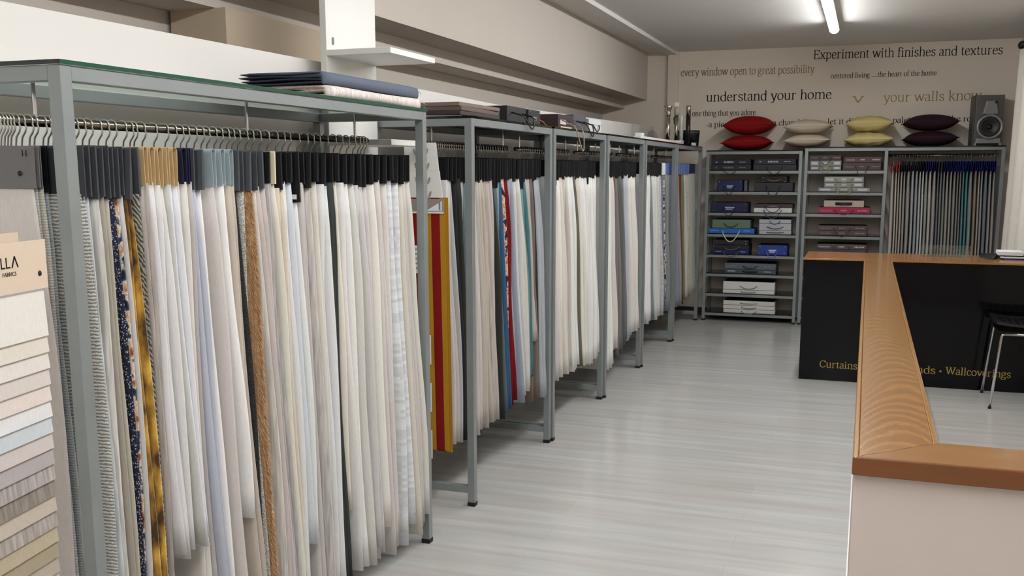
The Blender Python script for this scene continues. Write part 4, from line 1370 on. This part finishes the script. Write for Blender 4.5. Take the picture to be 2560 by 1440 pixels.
def shelf_book(label, x0, x1, z0, z1, col, kind=None, km=INKW, handle=None, sag=0.05, hw=0.16, hz=0.55, rivets=None, yf=10.862, depth=0.30, rough=0.55, hr=0.0034, cat='sample book'):
    w, h = x1 - x0, z1 - z0
    t = thing('sample_book', label, cat, ((x0 + x1) / 2, yf, z0), 0, SBG)
    b = MB().box(-w / 2, w / 2, 0, depth, 0, h).build('book_body', mat('book %s' % (col,), col, rough, 0, .4, .04, 40), t, bevel=min(0.003, h * .1))
    MB().box(-w / 2 + .012, w / 2 - .012, 0.012, depth - .012, h, h + .0034).build('cover_board', RUBBER, b)
    MB().box(-w / 2 - .0006, w / 2 + .0006, 0.02, depth + .0006, h * .16, h * .18).build('cover_seam', RUBBER, b)
    if kind:
        front_marks(b, w, h, kind, km)
    if handle:
        if handle == 'strap':
            MB().loops([[(x, -0.0008 - 0.016 * sin(pi * (x / hw + .5)), zz) for x in [-hw / 2 + hw * q / 8 for q in range(9)]] + [(x, -0.004 - 0.016 * sin(pi * (x / hw + .5)), zz) for x in [hw / 2 - hw * q / 8 for q in range(9)]] for zz in (h * .3, h * .72)]).build('handle', BLACK_PLASTIC, t)
        else:
            MB().tube(cord((-hw / 2, 0, h * hz), (hw / 2, 0, h * hz), sag, (0, -0.052 if sag > h * hz - .004 else -0.010, 0)), hr, 7).build('handle', mat('cord %s' % (handle,), handle, 0.5), t, smooth=True)
            for sx in (-1, 1):
                MB().tube([(sx * hw / 2, 0.001, h * hz), (sx * hw / 2, -0.003, h * hz)], 0.006, 8).build('eyelet', CHROME, b, smooth=True)
    if rivets:
        for sx in (-1, 1):
            for zz in (.15, .85):
                MB().tube([(sx * w * .42, 0.001, h * zz), (sx * w * .42, -0.003, h * zz)], 0.007, 8).build('rivet', rivets, b, smooth=True)
    return t
def shelf_z(i):
    return SHZ[i] + 0.0075
K_ = (26, 26, 30); NV = (24, 30, 66); INKB = mat('pale blue print', (150, 176, 220), 0.5)
def stack(i, items):
    z = shelf_z(i)
    for (label, x0, x1, h, col, kw) in items[::-1]:
        shelf_book(label, x0, x1, z, z + h - 0.0035, col, **kw)
        z += h
stack(0, [('navy book with white spaced lettering, top left of the left shelf rack', -1.589, -1.180, .056, (30, 34, 48), dict(kind='s')),
          ('charcoal book with grey spaced lettering under the navy one, top left shelf', -1.593, -1.176, .058, (38, 40, 44), dict(kind='s', km=INKG, handle=(50, 50, 54), sag=.055, hz=.3))])
stack(0, [('dark slate book with white spaced lettering, right stack of the top shelf', -1.136, -.720, .058, (42, 44, 58), dict(kind='s')),
          ('plain dark grey book under the lettered slate one, top shelf right', -1.150, -.713, .060, (48, 50, 58), dict(handle=(40, 42, 46), sag=.085, hz=.7))])
stack(1, [('tall navy case with silver corner rivets on the second shelf', -1.520, -1.256, .116, (30, 38, 82), dict(kind='c', km=INKB, handle=K_, sag=.1, hw=.11, rivets=CHROME))])
shelf_book('grey book behind the tall navy case', -1.245, -1.215, shelf_z(1), shelf_z(1) + .11, (98, 98, 104), yf=10.93, depth=.2)
stack(1, [('small black case with a gold handle atop a charcoal box', -1.069, -.800, .064, (22, 21, 22), dict(handle=(170, 130, 80), sag=.018, hw=.13, rivets=CHROME)),
          ('charcoal box with a black cord loop under the small black case', -1.135, -.740, .092, (50, 50, 54), dict(handle=(26, 26, 28), sag=.11, hw=.14, hz=.6, hr=.0045))])
stack(2, [('wide navy case with a black cord loop on the third shelf', -1.577, -1.190, .104, (28, 32, 66), dict(kind='c', km=INKB, handle=K_, sag=.09, hw=.14, rivets=CHROME))])
stack(2, [('thin brown book on top of the white one, third shelf', -1.128, -.732, .040, (66, 58, 56), dict(kind='c', km=INKG, handle=(40, 36, 34), sag=.07, hw=.17)),
          ('white book with a navy cord under the thin brown one', -1.128, -.738, .052, (214, 214, 212), dict(handle=(56, 60, 110), sag=.085, hw=.18, hz=.5))])
stack(3, [('sage green box lying on the bright blue book', -1.559, -1.158, .092, (100, 122, 102), dict(handle=(52, 62, 50), sag=.035, hw=.15, hr=.0045)),
          ('bright blue book with a white rope handle', -1.601, -1.114, .058, (40, 104, 190), dict(kind='l', km=INKB, handle=(214, 214, 206), sag=.115, hw=.18, hr=.005))])
stack(3, [('top pale grey book of the three with dark handles', -1.068, -.741, .045, (182, 186, 192), dict(handle=(60, 64, 110), sag=.03, hw=.1)),
          ('middle pale grey book of the three, with a bowed dark handle', -1.066, -.739, .074, (178, 181, 186), dict(handle=(52, 54, 60), sag=.02, hw=.165)),
          ('bottom pale grey book of the three with dark handles', -1.064, -.736, .040, (182, 185, 188), dict(handle=(52, 54, 60), sag=.002, hw=.165))])
stack(4, [('black book on top of the dark stack, fifth shelf', -1.540, -1.170, .052, (36, 37, 40), dict(rivets=NICKEL)),
          ('black book with a copper cord in the middle of the dark stack', -1.533, -1.162, .047, (32, 34, 32), dict(handle=(150, 104, 76), sag=.025, hw=.17)),
          ('deep blue book at the bottom of the dark stack', -1.536, -1.164, .054, (24, 34, 92), dict(kind='l', km=INKB, handle=(96, 92, 96), sag=.05, hw=.17))])
stack(4, [('cobalt blue case with silver rivets and a blue cord', -1.073, -.769, .108, (38, 62, 150), dict(kind='c', km=INKW, handle=(90, 128, 196), sag=.075, hw=.13, hz=.5, rivets=CHROME))])
stack(5, [('slate blue-grey book with a bowed dark handle, on the upper of two', -1.412, -.876, .066, (94, 102, 112), dict(kind='l', km=INKG, handle=(32, 34, 40), sag=.022, hw=.15, hr=.0045)),
          ('dark grey book beneath the slate one with a flat black handle', -1.410, -.874, .048, (74, 78, 86), dict(kind='l', handle=(24, 25, 28), sag=.003, hw=.15, hr=.008))])
stack(6, [('thick white box with a grey cord, upper of two white ones', -1.421, -.879, .090, (214, 215, 214), dict(handle=(120, 118, 126), sag=.028, hw=.17, hz=.45)),
          ('thin white book under the thick white box', -1.423, -.880, .042, (212, 212, 206), dict(handle=(150, 150, 156), sag=.004, hw=.15))])
stack(7, [('top book of three ivory white ones on the lowest shelf', -1.414, -.871, .050, (214, 213, 206), dict(handle=(130, 128, 128), sag=.004, hw=.17, hz=.5)),
          ('middle book of three ivory white ones on the lowest shelf', -1.413, -.869, .043, (214, 213, 206), dict(handle=(120, 118, 118), sag=.012, hw=.15)),
          ('bottom book of three ivory white ones on the lowest shelf', -1.411, -.867, .042, (208, 208, 202), dict(handle=(150, 148, 146), sag=.022, hw=.15))])
BR = (88, 74, 74); LIME = (170, 174, 96)
stack(0, [('dark brown book atop two grey ones with lime cords', -.587, -.273, .052, (76, 66, 64), dict(kind='h', km=INKG, handle=(70, 70, 80), sag=.075, hw=.12)),
          ('grey book with lime cord directly under the dark brown one', -.576, -.270, .058, (150, 148, 146), dict(kind='p', handle=LIME, sag=.035, hw=.13)),
          ('lowest grey book with lime cord in the top left stack', -.574, -.271, .042, (146, 146, 146), dict(kind='p', handle=LIME, sag=.045, hw=.12))])
stack(0, [('brown book with bright white print, upper of the pair beside the grey books', -.243, .112, .058, BR, dict(kind='h')),
          ('brown book with dull print and a dark cord, lower of the top shelf pair', -.254, .112, .076, (84, 70, 70), dict(kind='h', km=INKG, handle=(56, 60, 64), sag=.1, hw=.12))])
stack(1, [('upper grey book of three with lime cords and white labels', -.430, -.045, .060, (156, 156, 150), dict(kind='p', handle=LIME, sag=.03, hw=.16)),
          ('middle grey book of three with lime cords and white labels', -.427, -.042, .050, (152, 152, 148), dict(kind='p', handle=LIME, sag=.045, hw=.16)),
          ('widest grey book of three with lime cords, lowest of its stack', -.484, .019, .046, (148, 150, 150), dict(kind='p', handle=LIME, sag=.05, hw=.16))])
stack(2, [('beige case with a black strap handle on the crimson book', -.422, -.031, .070, (186, 172, 158), dict(handle='strap', hw=.165)),
          ('crimson red book under the beige case', -.478, .034, .066, (166, 42, 76), dict(kind='h', km=INKP, handle=(120, 30, 54), sag=.045, hw=.18))])
stack(3, [('upper brown book of the pair on the fourth shelf, right rack', -.470, .009, .052, BR, dict(kind='h', km=INKG, handle=(60, 52, 52), sag=.09, hw=.16)),
          ('lower brown book of the pair on the fourth shelf, right rack', -.467, .012, .052, BR, dict(kind='h', km=INKG))])
stack(4, [('brown book with pale print just above the wooden counter top', -.473, .020, .054, BR, dict(kind='h', km=INKW, handle=(60, 52, 52), sag=.05, hw=.16)),
          ('thicker brown book hidden by the counter, under the lowest visible brown book', -.470, .018, .080, (80, 68, 68), dict(kind='h', km=INKG))])

# ================================================================== CUSHIONS AND LOUDSPEAKER
def cushion(label, cx, cz0, w, h, m, rot=0.0, dep=0.40, seed=1, wr=0.0, yc=11.045):
    t = thing('cushion', label, 'cushion', (cx, yc, cz0), rot, 'cushions on the back wall racks')
    R = random.Random(seed)
    a1, a2 = R.uniform(0, 6), R.uniform(0, 6)
    mb = MB()
    N = 30
    rings = []
    def top(u, v, sgn):
        e = max(0.0, (1 - abs(u) ** 2.2)) ** 0.62 * max(0.0, (1 - abs(v) ** 2.4)) ** 0.6
        pinch = 1 - 0.06 * (1 - abs(v) ** 2) * abs(u) ** 3
        pinch2 = 1 - 0.08 * (1 - abs(u) ** 2) * abs(v) ** 3
        k = wr * (sin(9 * u + 5 * v + a1) * sin(7 * v - 4 * u + a2)) * e
        zz = h / 2 + sgn * (h / 2) * e + k * sgn
        if sgn < 0:
            zz = max(zz, 0.0)
        return (u * w / 2 * pinch, v * dep / 2 * pinch2, max(0.0006, zz + 0.006 * u * u * u))
    g = MB()
    g.grid(lambda u, v: top(u * 2 - 1, v * 2 - 1, 1), N, N)
    g.grid(lambda u, v: top(u * 2 - 1, v * 2 - 1, -1), N, N)
    o = g.build('cover', m, t, smooth=True)
    bm = bmesh.new(); bm.from_mesh(o.data)
    bmesh.ops.remove_doubles(bm, verts=bm.verts, dist=0.0008)
    bmesh.ops.recalc_face_normals(bm, faces=bm.faces)
    bm.to_mesh(o.data); bm.free()
    for p in o.data.polygons:
        p.use_smooth = True
    # piped edge
    P = []
    for (ua, va, ub, vb) in ((-1, -1, 1, -1), (1, -1, 1, 1), (1, 1, -1, 1), (-1, 1, -1, -1)):
        for k in range(10):
            f = k / 10
            p = top(ua + (ub - ua) * f, va + (vb - va) * f, 1)
            P.append(p)
    P.append(P[0])
    MB().tube(P, 0.0035, 6).build('seam', m, t, smooth=True)
    return t
def cm(name, c, n=0.05):
    return mat(name, c, 0.8, 0, .25, n, 120, .15, 300)
zt1, zt2 = 1.8235, 1.8495
RD, CR, YL_, PL = cm('red cotton', (134, 8, 14)), cm('cream cotton', (206, 193, 174)), cm('pale yellow satin', (214, 198, 138)), cm('plum cotton', (42, 20, 29))
cushion('lower red cushion on the left back rack', -1.24, zt1, .525, .158, RD, 0.02, seed=1)
cushion('upper red cushion lying on the other red one', -1.222, zt1 + .161, .528, .198, RD, -0.01, seed=2)
cushion('lower cream cushion on the left back rack', -.630, zt2 + .0003, .465, .135, CR, 0.01, seed=3, dep=.38)
cushion('upper cream cushion lying on the other cream one', -.622, zt2 + .139, .480, .145, CR, -0.03, seed=4, dep=.38)
cushion('lower yellow cushion with creased cover', -.023, zt2, .485, .142, YL_, 0.01, seed=5, wr=.010, dep=.38)
cushion('upper yellow cushion lying on the creased one', -.022, zt2 + .153, .462, .155, YL_, -0.02, seed=6, wr=.007, dep=.38)
cushion('lower dark plum cushion beside the loudspeaker', .560, zt2, .520, .150, PL, 0.01, seed=7, dep=.38)
cushion('upper dark plum cushion lying on the other plum one', .555, zt2 + .153, .520, .162, PL, 0.05, seed=8, dep=.38)

t = thing('loudspeaker', 'silver and dark grey loudspeaker on the right back rack', 'loudspeaker', (1.075, 10.985, zt2), radians(4))
SGREY, SDARK = mat('silver speaker plastic', (150, 150, 150), 0.35, .4), mat('dark speaker plastic', (40, 38, 36), 0.45)
MB().box(-.135, .135, 0.0, .22, 0.0, .488).build('cabinet', mat('speaker cabinet', (70, 66, 58), 0.5), t, bevel=.004)
MB().box(-.12, .135, -0.016, 0.0, .03, .488).build('baffle', mat('grey baffle', (98, 96, 92), 0.4, .2), t, bevel=.004)
MB().loops([[(-.060, -.018, .30), (.085, -.018, .30), (.066, -.018, .435), (-.030, -.018, .435)], [(-.056, -.040, .304), (.081, -.040, .304), (.060, -.034, .430), (-.026, -.034, .430)]]).build('horn_panel', SGREY, t, bevel=.003)
MB().lathe([(0.0, -.0405), (.012, -.0405), (.012, -.045), (0.0, -.046)], .055, .415, 12, 'y').build('knob', SDARK, t, smooth=True)
rg = MB().lathe([(.100, -.016), (.122, -.030), (.122, -.052), (.112, -.060), (.100, -.056), (.094, -.040), (.094, -.016)], .012, .182, 40, 'y').build('woofer_ring', SGREY, t, smooth=True)
MB().lathe([(0.0, -.028), (.03, -.026), (.06, -.036), (.085, -.052), (.0945, -.046), (.0945, -.0165), (0.0, -.0165)], .012, .182, 40, 'y').build('woofer_cone', SDARK, rg, smooth=True)
MB().lathe([(0.0, -.044), (.012, -.042), (.024, -.034), (.028, -.0265), (0.0, -.0262)], .012, .182, 24, 'y').build('dust_cap', mat('glossy cap', (26, 28, 32), .15), rg, smooth=True)
MB().loops([[(-.112, -.050, .022), (.122, -.050, .022), (.122, -.0165, .022), (-.112, -.0165, .022)], [(-.095, -.042, .072), (.112, -.042, .072), (.112, -.0165, .075), (-.095, -.0165, .075)]]).build('lower_trim', SGREY, t, bevel=.004)
for sx in (-.122, .105):
    MB().box(sx, sx + .022, -.056, 0.02, 0.0, .024).build('foot', SGREY, t, bevel=.003)

# ================================================================== CURTAIN
t = thing('curtain', 'long white curtain at the right edge, hanging from a black rod', 'curtain', (1.235, 8.72, 0.0))
CURT = mat('white curtain cloth', (222, 216, 206), 0.85, 0, .2, .05, 30, .15, 200)
g = MB()
def cf(u, v):
    y = u * 1.44
    z = 2.675 - v * 2.63
    a = 0.022 + 0.028 * v
    x = a * sin(u * 36 + 0.6 * sin(v * 3)) + 0.012 * sin(u * 15 + 1) - 0.012 * v
    return (x, y + 0.03 * sin(v * 4 + u * 9) * v, z)
g.grid(cf, 120, 24)
cu = g.build('cloth', CURT, t, smooth=True)
so = cu.modifiers.new('thickness', 'SOLIDIFY'); so.thickness = 0.002
t = thing('curtain_rod', 'black curtain rod with a round end knob above the white curtain', 'curtain rod', (1.235, 8.0, 2.715))
MB().tube([(0, 0, 0), (0, 2.15, 0)], .016, 14).build('pole', BLACK_PLASTIC, t, smooth=True)
MB().lathe([(0.0, 2.15), (.022, 2.15), (.024, 2.165), (.018, 2.17), (.034, 2.19), (.040, 2.212), (.034, 2.234), (.012, 2.248), (0.0, 2.25)], 0, 0, 20, 'y').build('finial', BLACK_PLASTIC, t, smooth=True)
for k in range(9):
    y = .76 + k * .165
    q = [(.024 * cos(2 * pi * j / 16), y, .024 * sin(2 * pi * j / 16) - .006) for j in range(17)]
    MB().tube(q, .003, 6).build('ring', BLACK_PLASTIC, t, smooth=True)
for y in (.25, 2.05):
    MB().tube([(0, y, 0), (.06, y, 0), (XR - 1.235, y, 0)], .009, 8).build('bracket', BLACK_PLASTIC, t, smooth=True)

# ================================================================== COUNTERS
def wood_mat(name, axis, base=(142, 98, 46), arcs=True):
    m = bpy.data.materials.new(name)
    m.use_nodes = True
    nt = m.node_tree
    b = nt.nodes['Principled BSDF']
    tc = nt.nodes.new('ShaderNodeTexCoord')
    V = tc.outputs['Object']
    sx = nt.nodes.new('ShaderNodeSeparateXYZ')
    nt.links.new(V, sx.inputs[0])
    X, Y = (sx.outputs[0], sx.outputs[1]) if axis == 'y' else (sx.outputs[1], sx.outputs[0])
    if arcs:
        n1 = nnoise(nt, nmap(nt, V, (3, 1.2, 1) if axis == 'y' else (1.2, 3, 1)), 1.6, 3)
        dx = nmath(nt, 'SUBTRACT', X, nmath(nt, 'ADD', 0.10, nmath(nt, 'MULTIPLY', nmath(nt, 'SINE', nmath(nt, 'MULTIPLY', Y, 2.1)), 0.035)))
        par = nmath(nt, 'MULTIPLY', nmath(nt, 'MULTIPLY', dx, dx), 26.0)
        ph = nmath(nt, 'ADD', nmath(nt, 'ADD', Y, par), nmath(nt, 'MULTIPLY', n1, 0.34))
        wv = nmath(nt, 'SINE', nmath(nt, 'MULTIPLY', ph, 62.0))
        f = nmath(nt, 'ADD', nmath(nt, 'MULTIPLY', wv, 0.5), 0.5)
    else:
        f = nnoise(nt, nmap(nt, V, (60, 1.5, 30) if axis == 'y' else (1.5, 60, 30)), 1.0, 4)
    fine = nnoise(nt, nmap(nt, V, (160, 6, 60) if axis == 'y' else (6, 160, 60)), 1.0, 3)
    L = lin(base)
    k = lambda q: tuple(min(1, v * q) for v in L[:3]) + (1,)
    C = nmix(nt, nramp(nt, f, [(0.45, (0, 0, 0, 1)), (0.98, (1, 1, 1, 1))]), k(0.90), k(1.32))
    C = nmix(nt, nmath(nt, 'MULTIPLY', fine, 0.4), C, k(0.72))
    nt.links.new(C, b.inputs['Base Color'])
    b.inputs['Roughness'].default_value = 0.24
    b.inputs['Coat Weight'].default_value = 0.4
    b.inputs['Coat Roughness'].default_value = 0.12
    return m
WOOD_Y, WOOD_X = wood_mat('varnished wood along the bar', 'y'), wood_mat('varnished wood across the bar', 'x', arcs=False)
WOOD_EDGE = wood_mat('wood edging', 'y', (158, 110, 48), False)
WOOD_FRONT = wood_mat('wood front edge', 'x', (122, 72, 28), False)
HALFW = mat('pinkish white half wall', (206, 194, 187), 0.7, 0, .3, .02, 4, .06, 80)
ZK = 0.95
t = thing('bar_counter', 'long L shaped half wall bar with a broad varnished wood cap, right foreground', 'bar counter', (0, 2.415, 0))
def cap(name, poly, z0, z1, m, bev=.003):
    return MB().prism([(x, y - 2.415) for x, y in poly], z0, z1).build(name, m, t, bevel=bev)
e = 0.014
cap('wood_cap', [(e, 2.425), (0.2 - e, 2.60), (0.2 - e, 7.954), (e, 7.954)], ZK - .046, ZK, WOOD_Y, .0015)
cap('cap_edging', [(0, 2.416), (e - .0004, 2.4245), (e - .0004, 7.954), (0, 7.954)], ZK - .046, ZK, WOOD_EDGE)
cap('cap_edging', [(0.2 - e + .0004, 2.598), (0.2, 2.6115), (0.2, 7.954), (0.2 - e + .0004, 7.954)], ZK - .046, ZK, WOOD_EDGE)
cap('wood_cap', [(e * 1.0, 2.4235), (XR - .003, 2.4235), (XR - .003, 2.611), (0.2008, 2.611)], ZK - .046, ZK, WOOD_X, .0015)
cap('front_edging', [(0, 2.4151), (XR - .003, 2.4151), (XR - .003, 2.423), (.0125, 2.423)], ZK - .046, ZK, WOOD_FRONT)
MB().box(.006, .186, .1802, 5.53, 0.0, ZK - .0465).build('side_wall', HALFW, t)
MB().box(.006, XR - .003, .026, .18, 0.0, ZK - .0465).build('front_wall', HALFW, t)
MB().box(.0002, .0055, .020, 5.53, 0.0, .09).build('skirting', MELAMINE, t)

t = thing('service_counter', 'black gloss fronted counter with a wooden top and gold lettering', 'counter', (-.44, 7.957, 0))
cx = XR - .003 + .44
MB().box(0, cx, 0, .678, ZK - .013, ZK).build('counter_top', wood_mat('counter top wood', 'x', (150, 98, 44), False), t, bevel=.002)
MB().box(0, cx, -.0008, .0, ZK - .012, ZK - .001).build('top_edging', WOOD_EDGE, t)
MB().box(.005, cx, .018, .036, 0.0, ZK - .0135).build('front_panel', BLACK_GLOSS, t)
MB().box(.005, .023, .0365, .66, 0.0, ZK - .0135).build('end_panel', BLACK_GLOSS, t)
MB().box(.024, cx, .05, .64, .03, .05).build('inner_shelf', BLACK_PLASTIC, t)
lt = lettering('gold_lettering', [('Curtains', -.283 + .44, -.004 + .44, .102, 7.6), ('Blinds', .308 + .44, .553 + .44, .104, 7.6),
     (['o.'], .568 + .44, .604 + .44, .106, 7.6), ('Wallcoverings', .622 + .44, 1.064 + .44, .108, 7.6)], GOLD_SIGN, .018, parent=t)

# ---- things on the service counter
t = thing('acrylic_tray', 'clear acrylic tray on the back of the counter before the hanging samples', 'acrylic tray', (.603, 8.47, ZK + .0003))
MB().box(-.183, .183, .045, .049, 0, .082).build('back_sheet', ACRYLIC, t)
MB().box(-.183, .183, -.05, .0448, 0, .004).build('base_sheet', ACRYLIC, t)
t = thing('desk_telephone', 'flat black desk set lying on the wooden counter', 'desk set', (.905, 8.40, ZK + .0003), radians(-8))
MB().loops([[(-.075, -.02, 0), (.085, -.02, 0), (.085, .12, 0), (-.075, .12, 0)], [(-.07, -.012, .014), (.08, -.012, .014), (.08, .115, .03), (-.07, .115, .03)]]).build('base', BLACK_PLASTIC, t, bevel=.003)
MB().loops([[(-.02, -.15, 0), (.035, -.15, 0), (.06, -.021, 0), (-.035, -.021, 0)], [(-.012, -.14, .012), (.026, -.14, .012), (.048, -.0205, .026), (-.028, -.0205, .026)]]).build('front_piece', BLACK_PLASTIC, t, bevel=.003)
for k, (h, c, dx, lab) in enumerate([(.010, (40, 50, 130), .01, 'blue pad under the white papers on the counter'), (.012, (222, 224, 226), 0, 'lower stack of white paper on the counter'),
                                (.008, (40, 42, 44), .01, 'dark folder between two paper stacks on the counter'), (.028, (230, 232, 236), -.02, 'top stack of white paper on the counter')]):
    zz = ZK + .0003 + [0, .0105, .023, .0315][k]
    t = thing('paper_stack', lab, 'papers', (1.06 + dx, 8.40, zz), radians([2, -3, 4, -2][k]), 'papers on the counter')
    if k == 1 or k == 3:
        for q in range(4):
            MB().box(-.085 - .002 * (q % 2), .085, -.11, .11, h * q / 4, h * (q + .8) / 4).build('sheets', mat('paper %d' % k, c, .7), t)
    else:
        MB().box(-.08, .08, -.10, .10, 0, h * .94).build('cover', mat('folder %d' % k, c, .5), t, bevel=.001)
        MB().box(-.078, .0785, -.098, .1005, h * .3, h * .6).build('pages', PAPER, t)
t = thing('letter_tray', 'dark grey upright holder at the right edge of the counter', 'holder', (1.20, 8.27, ZK + .0003))
HG = mat('dark grey plastic', (72, 78, 78), .4)
MB().box(-.05, .08, -.09, -.084, 0, .11).build('front_wall', HG, t, bevel=.002)
MB().box(-.05, .08, .064, .07, 0, .11).build('back_wall', HG, t, bevel=.002)
MB().box(-.05, -.044, -.0838, .0638, 0, .11).build('side_wall', HG, t, bevel=.002)
MB().box(.074, .08, -.0838, .0638, 0, .11).build('side_wall', HG, t, bevel=.002)
MB().box(-.0438, .0738, -.0838, .0638, 0, .004).build('base', HG, t)

# ---- stool
t = thing('stool', 'low stool with a black perforated seat and chrome legs by the black counter front', 'stool', (1.08, 7.63, 0))
LEG = lambda sx, sy: [(sx * .212, sy * .258, .012), (sx * .170, sy * .225, .494), (sx * .165, sy * .223, .508), (sx * .150, sy * .222, .515)]
for sx in (-1, 1):
    for sy in (-1, 1):
        l = MB().tube(LEG(sx, sy), .0095, 12).build('leg', CHROME, t, smooth=True)
        MB().tube([(sx * .212, sy * .258, 0.0), (sx * .2118, sy * .2578, .014)], .0115, 10).build('foot_cap', RUBBER, l)
for sy in (-1, 1):
    MB().tube([(-.150, sy * .222, .515), (.150, sy * .222, .515)], .0095, 12).build('seat_rail', CHROME, t, smooth=True)
st = MB()
NX = 9
ss = .205
step = 2 * ss / NX
def seatz(x, y):
    return .556 + .030 * ((x / ss) ** 2) * .6 + .018 * (y / .235) ** 2
for i in range(NX):
    for j in range(NX):
        x0, x1 = -ss + i * step, -ss + (i + 1) * step
        y0, y1 = (-.235 + j * .47 / NX), (-.235 + (j + 1) * .47 / NX)
        cx_, cy_ = (x0 + x1) / 2, (y0 + y1) / 2
        r = .28 if 0 < i < NX - 1 and 0 < j < NX - 1 else 0.0
        O = [(x0, y0), (x1, y0), (x1, y1), (x0, y1)]
        if r == 0:
            st.quad(*[(x, y, seatz(x, y)) for x, y in O])
        else:
            I = [(cx_ + (x - cx_) * 2 * r, cy_ + (y - cy_) * 2 * r) for x, y in O]
            for q in range(4):
                a, b = q, (q + 1) % 4
                st.quad((*O[a], seatz(*O[a])), (*O[b], seatz(*O[b])), (*I[b], seatz(*I[b]) - .002), (*I[a], seatz(*I[a]) - .002))
so_ = st.build('seat', BLACK_PLASTIC, t)
bm = bmesh.new(); bm.from_mesh(so_.data); bmesh.ops.remove_doubles(bm, verts=bm.verts, dist=.0005); bmesh.ops.recalc_face_normals(bm, faces=bm.faces); bm.to_mesh(so_.data); bm.free()
sm2 = so_.modifiers.new('thickness', 'SOLIDIFY'); sm2.thickness = .016; sm2.offset = 0
MB().loops([[(sx * (ss - .004), sy * .231, .534) for sx, sy in ((-1, -1), (1, -1), (1, 1), (-1, 1))], [(sx * (ss - .03), sy * .2, .524) for sx, sy in ((-1, -1), (1, -1), (1, 1), (-1, 1))]]).build('seat_pan', BLACK_PLASTIC, t)

# ================================================================== LABELS OF THE HANGING SAMPLES
from collections import defaultdict
seen = defaultdict(list)
for r in PENDING:
    seen[(r[3], r[1], r[2])].append(r)
LEFT = defaultdict(list)
for (wh, lk, cw), rows in seen.items():
    for k, r in enumerate(rows):
        o = r[0]
        if len(rows) == 1:
            s = 'the only %ssample under a %s header on the %s' % (lk, cw, wh)
        else:
            s = '%ssample, %s header, %s such along the %s' % (lk, cw, ORD[k], wh)
        o['label'] = s
        o['group'] = 'fabric samples on the ' + wh
bpy.context.view_layer.update()
